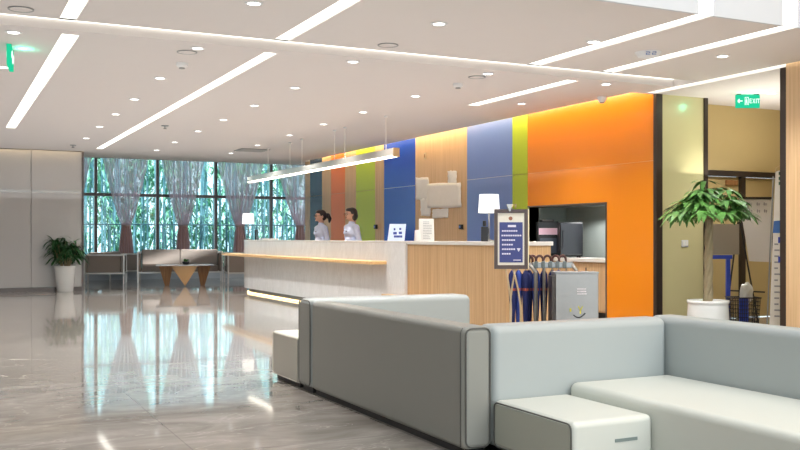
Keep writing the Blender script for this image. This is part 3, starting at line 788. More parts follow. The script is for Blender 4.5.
obj('clip_loop', tube(N(), [(.0,.0,ztp+.0),(.015,0,ztp+.04),(.045,0,ztp+.045),(.04,0,ztp+.01)], .008, 8), M_gold, t, smooth=True)
for s in (-1, 1):
    pts = [(s*.05 + s*.055*math.sin(math.pi*k/12)*(-1) + (0), .02, zb+.02 - (zb-.0)*k/12) for k in range(13)]
    obj('leg', tube(N(), pts, .009, 8), M_gold, t, smooth=True)
pts = [(.02 + .07*math.sin(math.pi*k/12), .0, zb - zb*k/12) for k in range(13)]
obj('leg', tube(N(), pts, .009, 8), M_gold, t, smooth=True)
obj('base', lathe(N(), [(.17, 0), (.17, .012), (.05, .02)], 32), M_gold, t)

# umbrella rack
rz = -YAW
def rk(u, v, tt): return at_t(u, v, tt)
p0 = at_t(555, 240, 9.05)
t = empty('umbrella_rack', (p0.x, p0.y, 0), rz, 'steel umbrella rack with a slotted top rail beside the wooden counter', 'umbrella rack')
px_ = lambda u: (u-555)*9.05/FOC
zr = lambda v: CAMZ - (v-HY)*9.05/FOC
obj('rail', Bx(px_(534), px_(574), .10, .16, zr(268.5), zr(262.5)), M_grey, t, bevel=.008)
for k in range(5): obj('clamp', Bx(px_(537.5+k*7.2)-.018, px_(537.5+k*7.2)+.018, .08, .10, zr(268.5), zr(261.5)), mat('clamp grey', (96, 104, 104), .5), t, bevel=.004)
obj('post', tube(N(), [(px_(531), .13, zr(264)), (px_(537), .08, zr(273)), (px_(537), .08, 0.03)], .02, 10), M_steel, t)
obj('post', tube(N(), [(px_(573), .13, zr(263)), (px_(578), .08, zr(271)), (px_(578), .08, 0.03)], .02, 10), M_steel, t)
obj('post', tube(N(), [(px_(546), .13, zr(266)), (px_(546), .1, 0.03)], .016, 10), M_steel, t)
obj('drip_tray', Bx(px_(512), px_(580), .0, .3, .0, .04), M_steel, t, bevel=.005)
# steel box
t = empty('umbrella_bin', (p0.x, p0.y, 0), rz, 'brushed steel bin with a yellow mark and black curl, before the umbrella rack', 'bin')
b = obj('housing', Bx(px_(550), px_(591.5), -.32, -.06, .03, zr(273)+.005), M_steel, t, bevel=.006)
obj('side_edge', Bx(px_(547), px_(549.6), -.31, -.07, .03, zr(275)), M_dark, t)
obj('lid_rim', Bx(px_(550)-.004, px_(591.5)+.004, -.325, -.055, zr(273)+.006, zr(272)+.012), M_grey, t, bevel=.003)
obj('plinth', Bx(px_(552), px_(589), -.3, -.08, 0, .03), M_black, t)
yb_ = -.3215
M_yel = mat('yellow print', (214, 206, 60), .5)
bm = N(); cx0 = px_(574); cz = zr(309)
tube(bm, [(cx0-.02, yb_, cz+.05), (cx0, yb_, cz+.01), (cx0+.02, yb_, cz+.05)], .006, 6); tube(bm, [(cx0, yb_, cz+.01), (cx0, yb_, cz-.02)], .006, 6)
box(bm, cx0-.1, cx0-.085, yb_-.002, yb_, cz, cz+.03)
obj('yellow_mark', bm, M_yel, t)
obj('black_curl', tube(N(), [(cx0-.065+.0*k, yb_, cz-.03) for k in (0,)] + [(cx0-.065+.11*k/8, yb_, cz-.035-.03*math.sin(math.pi*k/8)+.02*(k/8)) for k in range(1, 9)], .006, 6), M_black, t)
bm = bars(N(), 3, cx0-.03, cx0+.07, zr(293), zr(286), -.3202, 5, .5)
obj('lettering', bm, mat('print pale', (226, 216, 220), .5), t)
# umbrellas
def umb_mesh(canopy_mat, name='umbrella'):
    t = empty(name)
    prof = [(.006, 0), (.012, .05), (.022, .25), (.034, .55), (.03, .66), (.012, .70)]
    bm = N(); n = 16; rings = []
    for r, z in prof: rings.append([bm.verts.new((r*(1+.25*math.cos(8*2*math.pi*k/n))*math.cos(2*math.pi*k/n + z*1.5), r*(1+.25*math.cos(8*2*math.pi*k/n))*math.sin(2*math.pi*k/n + z*1.5), z+.1)) for k in range(n)])
    for i in range(len(rings)-1):
        for k in range(n): bm.faces.new((rings[i][k], rings[i][(k+1) % n], rings[i+1][(k+1) % n], rings[i+1][k]))
    bm.faces.new(rings[0][::-1]); bm.faces.new(rings[-1])
    obj('canopy', bm, canopy_mat, t, smooth=True)
    obj('tip', tube(N(), [(0, 0, .045), (0, 0, .11)], .005, 8), M_grey, t)
    obj('shaft', tube(N(), [(0, 0, .79), (0, 0, .86)], .006, 8), M_grey, t)
    pts = [(0, 0, .84), (0, 0, .90)] + [(.035-.035*math.cos(R(a)), 0, .90+.045*math.sin(R(a))) for a in range(20, 181, 20)] + [(.07, 0, .87)]
    obj('handle', tube(N(), pts, .0125, 8), mat('dark brown handle', (74, 40, 34), .35, var=.1), t, smooth=True)
    obj('strap', lathe(N(), [(.0335, .60), (.0335, .625)], 16, cap=False), M_ocloth, t)
    return t
ua, ub = umb_mesh(M_navy), umb_mesh(mat('blue cloth', (46, 70, 150), .7, var=.1, vscale=30))
labs = ['navy umbrella at the left end of the rack', 'blue umbrella second from the left in the rack', 'rolled umbrella third from the left, just left of the steel post',
        'umbrella with brown hook handle above the left rack post', 'umbrella with brown hook handle, second above the rail', 'umbrella with brown hook handle at the middle of the rail',
        'umbrella with brown hook handle, second from the right on the rail', 'umbrella with brown hook handle at the right end of the rail']
for i, u in enumerate((517, 523.5, 530.5, 534.5, 541, 549.5, 557.5, 565)):
    src = ub if i % 3 == 1 else ua
    off = .19 + (.04 if i % 2 else 0)
    w = Matrix.Rotation(rz, 3, 'Z') @ Vector((px_(u)-.02, off, 0))
    lc = (p0.x+w.x, p0.y+w.y, .0 if i > 2 else -.0)
    if i == 0: o = ua; o.location = lc
    elif i == 1: o = ub; o.location = lc
    else: o = dup(src, lc)
    o.rotation_euler = (0, 0, rz + R(random.uniform(-25, 25)))
    tag(o, labs[i], 'umbrella', 'umbrellas in the rack')

# ------------------------------------------------------------------ plants
def leaf(bm, base, dirn, length, width, droop, n=4, curl=0):
    base = Vector(base); d = Vector(dirn).normalized()
    side = d.cross(Vector((0, 0, 1)))
    if side.length < .1: side = Vector((1, 0, 0))
    side.normalize()
    prev = None
    for i in range(n+1):
        f = i/n
        c = base + d*length*f + Vector((0, 0, -droop*length*f*f))
        w = width*math.sin(math.pi*min(.97, .12+.86*f))**.8*.5
        a, b = bm.verts.new(c - side*w), bm.verts.new(c + side*w)
        if prev: bm.faces.new((prev[0], prev[1], b, a))
        prev = (a, b)
# right potted tree
pt = at_t(708, 238, 10.8)
t = empty('potted_tree', (pt.x, pt.y, 0), 0, 'potted money tree with braided trunk in a round white pot by the cream wall', 'plant')
ztop = CAMZ - (300-HY)*10.8/FOC
obj('pot', lathe(N(), [(.15, 0), (.2, .04), (.235, .18), (.225, ztop-.06), (.225, ztop-.04), (.235, ztop-.03), (.235, ztop), (.21, ztop), (.205, ztop-.05)], 32), M_pot, t, smooth=True)
obj('soil', lathe(N(), [(.203, ztop-.07), (.203, ztop-.045)], 24), M_soil, t)
zf = CAMZ - (222-HY)*10.8/FOC
for k in range(3):
    pts = [(.024*math.cos(R(120*k+f*38)) + .01*f/8, .024*math.sin(R(120*k+f*38)), ztop-.06 + (zf-ztop+.12)*f/13) for f in range(14)]
    obj('trunk', tube(N(), pts, [.036-.0009*f for f in range(14)], 10), M_trunk, t, smooth=True)
bm = N(); rnd = random.Random(3); br = N()
zc = CAMZ - (205-HY)*10.8/FOC
for k in range(70):
    a = rnd.uniform(0, 2*math.pi); rr = .46*math.sqrt(rnd.uniform(.0, 1))
    zz = zf + .06 + .42*(1-(rr/.47)**2)*rnd.uniform(.2, 1.0)
    c = Vector((rr*math.cos(a)*.86, rr*math.sin(a)*.86, zz+.02))
    tube(br, [(0.0, 0, zf+.02), (c.x*.45, c.y*.45, (zf+zz)/2+.05), c], .004, 5)
    for q in range(7):
        b_ = a + R(-130 + 260*q/6) + rnd.uniform(-.15, .15)
        leaf(bm, c, (math.cos(b_), math.sin(b_), rnd.uniform(.0, .25)), rnd.uniform(.16, .25), .062, rnd.uniform(.3, .8))
obj('foliage', bm, M_leaf, t); obj('branches', br, M_trunk, t)
# left potted plant
pt = at_z(65, 291.6, 0)
t = empty('potted_plant', (pt.x, pt.y, 0), 0, 'dark green leafy plant in a tall white tapered pot by the grey partition', 'plant')
obj('pot', lathe(N(), [(.155, 0), (.165, .01), (.215, .50), (.222, .54), (.2, .54), (.19, .5)], 32), M_pot, t, smooth=True)
obj('soil', lathe(N(), [(.19, .47), (.19, .5)], 24), M_soil, t)
bm = N(); br = N(); rnd = random.Random(5)
for k in range(20):
    a = rnd.uniform(0, 2*math.pi); rr = .25*math.sqrt(rnd.random()); top = .72 + .42*rnd.random()*(1-rr)
    c = Vector((rr*math.cos(a), rr*math.sin(a), top))
    tube(br, [(rr*.3*math.cos(a), rr*.3*math.sin(a), .5), c], .012, 6)
    for q in range(17):
        b_ = rnd.uniform(0, 2*math.pi); el = rnd.uniform(-.15, 1.2)
        leaf(bm, c + Vector((0, 0, rnd.uniform(-.14, .05))), (math.cos(b_), math.sin(b_), el), rnd.uniform(.26, .36), .05, rnd.uniform(.3, .9))
for v in bm.verts:
    if v.co.z < .56: v.co.z = .56 + (v.co.z-.56)*.1
    if pt.y+v.co.y > LW-.07: v.co.y = LW-.07-pt.y - random.uniform(0, .05)
obj('foliage', bm, M_leafd, t); obj('stems', br, M_trunk, t)

# ------------------------------------------------------------------ corridor objects
def stand_at(u, tt): 
    p = at_t(u, 238, tt); return p
# flip chart easel
q = 11.75
p = stand_at(754, q)
t = empty('flip_chart', (p.x, p.y, 0), -YAW, 'white flip chart on black easel legs in the corridor behind the tree', 'flip chart')
qx = lambda u: (u-754)*q/FOC
qz = lambda v: CAMZ - (v-HY)*q/FOC
obj('board', hexa(N(), [(qx(746.5),-.10,qz(261)),(qx(768),-.10,qz(262)),(qx(768),-.085,qz(262)),(qx(746.5),-.085,qz(261)),
                        (qx(739.5),-.0,qz(199)),(qx(773.5),-.0,qz(198.5)),(qx(773.5),.015,qz(198.5)),(qx(739.5),.015,qz(199))]), mat('board white', (208, 204, 200), .4), t)
obj('top_clip', Bx(qx(739.5), qx(772.5), -.015, .03, qz(199), qz(197)), M_black, t)
for (a, b_) in (((739, 212, .01), (755, 328, -.16)), ((739.5, 222, .03), (730, 322, .16)), ((771, 215, .01), (775, 328, -.16))):
    obj('leg', tube(N(), [(qx(a[0]), a[2]+.02, qz(a[1])), (qx(b_[0]), b_[2]+.02, 0.0)], .011, 8), M_black, t)
obj('brace', tube(N(), [(qx(733), .1, qz(291)), (qx(764), -.03, qz(292))], .009, 8), M_black, t)
bm = N()
for i, u in enumerate((750, 758, 765)):
    for j, v in enumerate((204, 211)):
        yy = -.105 + .1*((261-v)/62.0) - .0; x_, z_ = qx(u), qz(v)
        box(bm, x_-.028, x_+.02, yy-.004, yy-.0005, z_-.004, z_+.002); box(bm, x_-.02, x_-.012, yy-.004, yy-.0005, z_-.02, z_+.02); box(bm, x_+.004, x_+.01, yy-.004, yy-.0005, z_-.022, z_+.012)
obj('handwriting', bm, mat('marker grey', (140, 136, 142), .6), t)
# tall banner
q3 = 10.3
p = stand_at(777, q3)
t = empty('banner_stand', (p.x, p.y, 0), -YAW+R(-18), 'tall narrow white banner with a blue band and small text beside the wood wall', 'banner')
sx = lambda u: (u-777)*q3/FOC
sz = lambda v: CAMZ - (v-HY)*q3/FOC
obj('panel', hexa(N(), [(sx(769.5),0,.03),(sx(786),0,.03),(sx(786),.006,.03),(sx(769.5),.006,.03),(sx(775.5),0,sz(172)),(sx(784.5),0,sz(168)),(sx(784.5),.006,sz(168)),(sx(775.5),.006,sz(172))]), mat('banner white', (222, 214, 200), .5), t)
obj('blue_band', hexa(N(), [(sx(773),-.004,sz(233)),(sx(785),-.004,sz(233)),(sx(785),-.001,sz(233)),(sx(773),-.001,sz(233)),(sx(774),-.004,sz(221)),(sx(785),-.004,sz(220)),(sx(785),-.001,sz(220)),(sx(774),-.001,sz(221))]), mat('band blue', (64, 104, 164), .5), t)
bm = N()
for v in range(245, 318, 6):
    w = random.Random(v).uniform(4, 9)
    box(bm, sx(774.5), sx(774.5+w*.8), -.004, -.001, sz(v), sz(v-1.6))
obj('lettering', bm, mat('print mid', (150, 144, 140), .6), t)
bm = N()
for v in (240, 259.5): box(bm, sx(778), sx(783), -.005, -.001, sz(v+3), sz(v-3))
obj('blue_square', bm, M_bluep, t)
bm = N()
for v in (175, 180, 185): box(bm, sx(778.5), sx(781), -.005, -.001, sz(v), sz(v-3))
obj('green_lettering', bm, mat('print green', (60, 96, 70), .5), t)
obj('pole', tube(N(), [(sx(773.7), .02, sz(176)), (sx(767.5), .05, 0)], .008, 8), M_grey, t)
obj('foot', Bx(sx(768), sx(787), -.04, .06, 0, .028), M_grey, t, bevel=.004)
obj('hook', tube(N(), [(sx(775.5), .003, sz(171)), (sx(776), .003, sz(168)), (sx(784), .003, sz(163))], .005, 6), M_gold, t)
# blue T-stand with grey panel
q4 = 11.6
p = stand_at(722, q4)
t = empty('notice_stand', (p.x, p.y, 0), -YAW, 'blue metal stand with a grey panel on top, behind the potted tree', 'stand')
nx = lambda u: (u-722)*q4/FOC
nz = lambda v: CAMZ - (v-HY)*q4/FOC
obj('rail', Bx(nx(709), nx(732), -.02, .02, nz(259), nz(255)), M_bluep, t, bevel=.004)
obj('post', Bx(nx(726), nx(730), -.02, .02, .03, nz(259)), M_bluep, t, bevel=.004)
obj('base', Bx(nx(716), nx(734), -.12, .12, 0, .03), M_bluep, t, bevel=.004)
obj('panel', Bx(nx(712), nx(739), -.01, .01, nz(254.5), nz(224)), mat('grey board', (150, 140, 124), .6), t, bevel=.003)
# basket
q5 = 11.35
p = stand_at(743, q5)
t = empty('wire_basket', (p.x, p.y, 0), -YAW, 'black mesh basket on the corridor floor under the flip chart', 'basket')
bm = N(); wB, dB, zB = .165, .13, .40
n = 12
for k in range(n+1):
    x = -wB + 2*wB*k/n
    for y in (-dB, dB): tube(bm, [(x*.85, y*.85, .01), (x, y, zB)], .0035, 4)
for k in range(9):
    y = -dB + 2*dB*k/8
    for x in (-wB, wB): tube(bm, [(x*.85, y*.85, .01), (x, y, zB)], .0035, 4)
for k in range(9):
    z = .02 + (zB-.02)*k/8; f = .85+.15*z/zB
    tube(bm, [(-wB*f,-dB*f,z),(wB*f,-dB*f,z),(wB*f,dB*f,z),(-wB*f,dB*f,z),(-wB*f,-dB*f,z)], .004, 4)
obj('mesh', bm, M_black, t); obj('bottom', Bx(-wB*.85, wB*.85, -dB*.85, dB*.85, 0, .012), M_black, t)
bm = N(); tube(bm, [(-wB-.004,-dB-.004,zB),(wB+.004,-dB-.004,zB),(wB+.004,dB+.004,zB),(-wB-.004,dB+.004,zB),(-wB-.004,-dB-.004,zB)], .008, 6)
obj('rim', bm, M_black, t)
bm = N(); rnd = random.Random(9)
ell(bm, (0, 0, 0), (.09, .06, .14))
for v in bm.verts: v.co *= 1 + rnd.uniform(-.14, .14)
o = obj('plastic_bag', bm, mat('bag white', (214, 214, 210), .35), None, smooth=False)
w = Matrix.Rotation(-YAW, 3, 'Z') @ Vector((.04, 0, 0)); o.location = (p.x+w.x, p.y+w.y, .44)
tag(o, 'crumpled white plastic bag on top of the black mesh basket', 'bag')
o['note'] = ''; del o['note']
t = empty('blue_folder', (p.x+.12, p.y-.09, .02), -YAW+R(6), 'blue folder standing in the black mesh basket', 'folder')
t.location = (p.x+(Matrix.Rotation(-YAW,3,'Z')@Vector((-.02,-.08,0))).x, p.y+(Matrix.Rotation(-YAW,3,'Z')@Vector((-.02,-.08,0))).y, .014)
obj('cover', Bx(-.06, .05, -.02, .0, 0, .38), M_bluep, t, bevel=.002); obj('pages', Bx(-.055, .048, -.016, -.004, .38, .385), M_paper, t)

# ------------------------------------------------------------------ far seating
def far_sofa(name, w, label, p, rz, cat, cushions=2, dep=.8, group=None, hh=.82):
    t = empty(name, (p.x, p.y, 0), rz, label, cat, group)
    hw = w/2; fr = N()
    fw = .035
    for x in (-hw, hw-fw):
        box(fr, x, x+fw, -dep/2, -dep/2+fw, 0, hh-.04); box(fr, x, x+fw, dep/2-fw, dep/2, 0, hh-.04)
        box(fr, x, x+fw, -dep/2+fw, dep/2-fw, .24, .275); box(fr, x, x+fw, -dep/2+fw, dep/2-fw, hh-.075, hh-.04)
    box(fr, -hw+fw, hw-fw, -dep/2, -dep/2+fw, .24, .275); box(fr, -hw+fw, hw-fw, dep/2-fw, dep/2, .24, .275); box(fr, -hw+fw, hw-fw, dep/2-fw, dep/2, hh-.075, hh-.04)
    obj('frame', fr, mat('white metal frame', (216, 212, 208), .35, metal=.3), t)
    for s in (-1, 1):
        a = s*hw - (.012 if s > 0 else -.012)
        obj('arm_panel', Bx(min(a, a-s*.08), max(a, a-s*.08), -dep/2+fw+.003, dep/2-fw-.003, .28, hh-.08), M_taupe, t, bevel=.01)
    obj('back', Bx(-hw+.1, hw-.1, dep/2-.2, dep/2-fw-.003, .28, hh+.0), M_taupe, t, bevel=.02)
    cw = (w-.22)/cushions
    for k in range(cushions):
        x0 = -hw+.11+cw*k
        obj('seat_cushion', Bx(x0+.004, x0+cw-.004, -dep/2+.01, dep/2-.21, .28, .43), M_taupe, t, bevel=.025)
        obj('back_cushion', Bx(x0+.004, x0+cw-.004, dep/2-.32, dep/2-.21, .44, hh+.01), M_taupel, t, bevel=.03)
    return t
ps = at_z(183, 282.5, 0)
far_sofa('waiting_sofa', 2.1, 'taupe two-cushion sofa with white metal frame before the windows', Vector((ps.x, ps.y+.3, 0)), R(-12), 'sofa')
pa_ = at_z(108, 284, 0)
far_sofa('armchair', .95, 'taupe armchair with white frame nearest the left partition, its back to us', Vector((pa_.x, pa_.y+.35, 0)), R(178-12), 'armchair', 1, .8, 'white framed armchairs', .76)
pb_ = at_z(124, 281, 0)
far_sofa('armchair', .85, 'taupe armchair partly hidden, between the left armchair and the sofa', Vector((pb_.x, pb_.y+.45, 0)), R(95), 'armchair', 1, .8, 'white framed armchairs', .76)
pc_ = at_z(243, 283, 0)
far_sofa('armchair', .95, 'taupe armchair partly hidden behind the curved end of the counter', Vector((pc_.x, pc_.y+.1, 0)), R(-100), 'armchair', 1, .8, 'white framed armchairs', .80)
# coffee table
pt = at_z(187, 286, 0)
t = empty('coffee_table', (pt.x, pt.y+.2, 0), R(-12), 'coffee table with a white top on wooden triangle legs before the far sofa', 'coffee table')
obj('table_top', Bx(-.66, .66, -.33, .33, .47, .495), mat('table white', (206, 202, 204), .25), t, bevel=.003)
tri = lambda bm, x0, x1, xt, y, d_: [bm.faces.new(f) for f in (lambda a, b: [a[::-1], b, (a[0],a[1],b[1],b[0]), (a[1],a[2],b[2],b[1]), (a[2],a[0],b[0],b[2])])([bm.verts.new((x0,y,.469)), bm.verts.new((x1,y,.469)), bm.verts.new((xt,y,0))], [bm.verts.new((x0,y+d_,.469)), bm.verts.new((x1,y+d_,.469)), bm.verts.new((xt,y+d_,0))])]
bm = N(); tri(bm, -.32, .28, -.0, -.3, .05); obj('front_leg', bm, mat('golden oak', (176, 138, 92), .5, var=.06), t)
for s in (-1, 1):
    bm = N(); hexa(bm, [(s*.36,.1,0),(s*.46,.1,0),(s*.46,.26,0),(s*.36,.26,0),(s*.28,.06,.469),(s*.6,.06,.469),(s*.6,.28,.469),(s*.28,.28,.469)]); obj('rear_leg', bm, M_woodd, t)
pp = (pt.x+.02, pt.y+.2, .4955)
t = empty('table_plant', pp, 0, 'tiny green plant in a dark bowl on the coffee table', 'plant')
obj('bowl', lathe(N(), [(.05, 0), (.08, .03), (.085, .07), (.07, .07)], 20), M_black, t, smooth=True)
bm = N(); rnd = random.Random(4)
for k in range(60):
    a = rnd.uniform(0, 6.28); leaf(bm, (.03*math.cos(a), .03*math.sin(a), .07), (math.cos(a), math.sin(a), rnd.uniform(.5, 3)), rnd.uniform(.07, .13), .025, .4, 3)
obj('foliage', bm, M_leaf, t)

# ------------------------------------------------------------------ curtains
YCt = 25.45
def curtain(uc, ul, ur, label, zt=1.45):
    xc = at_Y(uc, 238, YCt).x; xl = at_Y(ul, 238, YCt).x; xr = at_Y(ur, 238, YCt).x
    t = empty('curtain', (xc, YCt, 0), 0, label, 'curtain', 'sheer taupe curtains tied in the middle')
    nz_, nx_ = 44, 90; ztop = 3.6; g = []; bm = N(); rnd = random.Random(int(uc))
    ph = [rnd.uniform(0, 6) for _ in range(4)]
    for i in range(nz_+1):
        z = .26 + (ztop-.26)*i/nz_
        if z > zt:
            f = (z-zt)/(ztop-zt); f = f**.78
            L_ = -.11*(1-f) + (xl-xc)*f; R_ = .11*(1-f) + (xr-xc)*f
        else:
            f = (zt-z)/(zt-.26); f = min(1, f*1.8)**.7; L_ = -.11 - .09*f; R_ = .11+.09*f
        row = []
        wd = R_-L_
        for j in range(nx_+1):
            s = j/nx_
            amp = .05 if z > zt else .045
            y = amp*math.sin(s*2*math.pi*13 + ph[0]) + .02*math.sin(s*2*math.pi*5 + ph[1] + z)
            x = L_ + wd*s + .012*math.sin(s*40+ph[2])*min(1, wd)
            row.append(bm.verts.new((x, y, z)))
        g.append(row)
    for i in range(nz_):
        for j in range(nx_): bm.faces.new((g[i][j], g[i][j+1], g[i+1][j+1], g[i+1][j]))
    obj('cloth', bm, M_sheer, t, smooth=True)
    bm = N(); rg = []
    for i in range(13):
        z = .27 + (zt-.27)*i/12; rr_ = .10 + .075*(1-i/12)**.6
        rg.append([bm.verts.new((rr_*(1+.14*math.cos(9*2*math.pi*k_/54+z))*math.cos(2*math.pi*k_/54), .05*(1+.3*math.cos(9*2*math.pi*k_/54+z))*math.sin(2*math.pi*k_/54)+.0, z)) for k_ in range(54)])
    for i in range(12):
        for k_ in range(54): bm.faces.new((rg[i][k_], rg[i][(k_+1)%54], rg[i+1][(k_+1)%54], rg[i+1][k_]))
    obj('gathered_tail', bm, mat('gathered cloth', (178, 144, 140), .8, var=.06), t, smooth=True)
    obj('tie_band', lathe(N(), [(.13, -.02), (.125, .02)], 20, (0, 0, zt), cap=False), mat('tie cloth', (176, 156, 150), .7), t)
    return t
curtain(68, 50, 94, 'leftmost sheer curtain, half hidden by the grey partition')
curtain(126, 99, 152, 'sheer curtain above the left armchairs')
curtain(183, 159, 207, 'sheer curtain directly behind the middle of the far sofa')
curtain(240, 214, 266, 'sheer curtain behind the far table lamp')
curtain(300, 272, 322, 'sheer curtain nearest the coloured wall')
rodp = N(); tube(rodp, [(WX0, YCt, 3.61), (12.9, YCt, 3.61)], .012, 8)
tag(obj('curtain_rail', rodp, M_grey), 'thin grey curtain rail along the top of the windows', 'curtain rail')

# ------------------------------------------------------------------ garden
tag(obj('garden_ground', Bx(-14, 30, 26.2, 48, -.3, -.02), mat('garden soil', (96, 104, 84), .9, var=.3, vscale=2)), 'planted ground outside the windows', 'ground', None, 'structure')
M_bam = mat('bamboo cane', (118, 164, 178), .45, var=.12, vscale=3)
M_bl = mat('bamboo leaf', (134, 190, 146), .6, var=.35, vscale=3)
def bamboo_proto(seed):
    rnd = random.Random(seed); t = empty('bamboo')
    h = 6.0; bm = N(); r = .034; lean = rnd.uniform(-.12, .12)
    n = 20
    for k in range(n):
        z0, z1 = h*k/n, h*(k+1)/n
        tube(bm, [(lean*z0/h*2, 0, z0), (lean*(z0+.02)/h*2, 0, z0+.02), (lean*(z1-.02)/h*2, 0, z1-.02), (lean*z1/h*2, 0, z1)], [r*1.12, r, r, r*1.12], 7, cap=False)
    obj('cane', bm, M_bam, t, smooth=True)
    bm = N()
    for k in range(12):
        z = rnd.uniform(.5, 5.2); a = rnd.uniform(0, 6.28); L_ = rnd.uniform(.2, .55)
        c = Vector((lean*z/h*2+L_*math.cos(a), L_*math.sin(a), z+rnd.uniform(.0, .2)))
        for q in range(8):
            b_ = rnd.uniform(0, 6.28); leaf(bm, c+Vector((rnd.uniform(-.1,.1), rnd.uniform(-.1,.1), rnd.uniform(-.1,.1))), (math.cos(b_), math.sin(b_), rnd.uniform(-.6, .3)), rnd.uniform(.14, .24), .035, .5, 2)
    obj('foliage', bm, M_bl, t)
    return t
protos = [bamboo_proto(s) for s in range(5)]
rnd = random.Random(21); k = 0
for i in range(120):
    x = 1.2 + 12.8*(i+rnd.uniform(0, 1))/120; y = rnd.choice((27.6, 28.3, 29.0, 29.8, 30.6)) + rnd.uniform(-.3, .3)
    lc = (x*y/28.5, y, -.02)
    o = protos[i] if i < 5 else dup(protos[i % 5], lc)
    o.location = lc; o.rotation_euler = (0, 0, rnd.uniform(0, 6.28))
    tag(o, 'slender bamboo stalk growing close together outside the tall windows', 'bamboo', 'bamboo outside the windows')
bm = N(); rnd = random.Random(31)
for k in range(11000):
    x = rnd.uniform(-2, 22); y = rnd.uniform(33.5, 35.5); z = 5.0*rnd.random()**1.0
    if math.sin(x*1.3)+math.sin(x*.7+z*1.1)+rnd.uniform(-.9, .9) < -.75 : continue
    b_ = rnd.uniform(0, 6.28); leaf(bm, (x, y, z), (math.cos(b_), math.sin(b_)*.4, rnd.uniform(-1, .6)), rnd.uniform(.3, .55), .16, .4, 2)
tag(obj('shrub_foliage', bm, mat('shrub leaf', (128, 186, 164), .6, var=.4, vscale=1.2)), 'loose green shrub foliage behind the bamboo', 'foliage', None, 'stuff')
# outside rail
t = empty('garden_railing', (0, 26.9, 0), 0, 'thin pale blue railing outside the windows in front of the bamboo', 'railing')
obj('top_rail', tube(N(), [(.5, 0, 1.5), (13.4, 0, 1.5)], .02, 8), mat('pale blue metal', (150, 190, 204), .4), t)
for k in range(9): obj('post', tube(N(), [(1.2+k*1.5, 0, -.02), (1.2+k*1.5, 0, 1.5)], .018, 8), mat('pale blue metal', (150, 190, 204), .4), t)

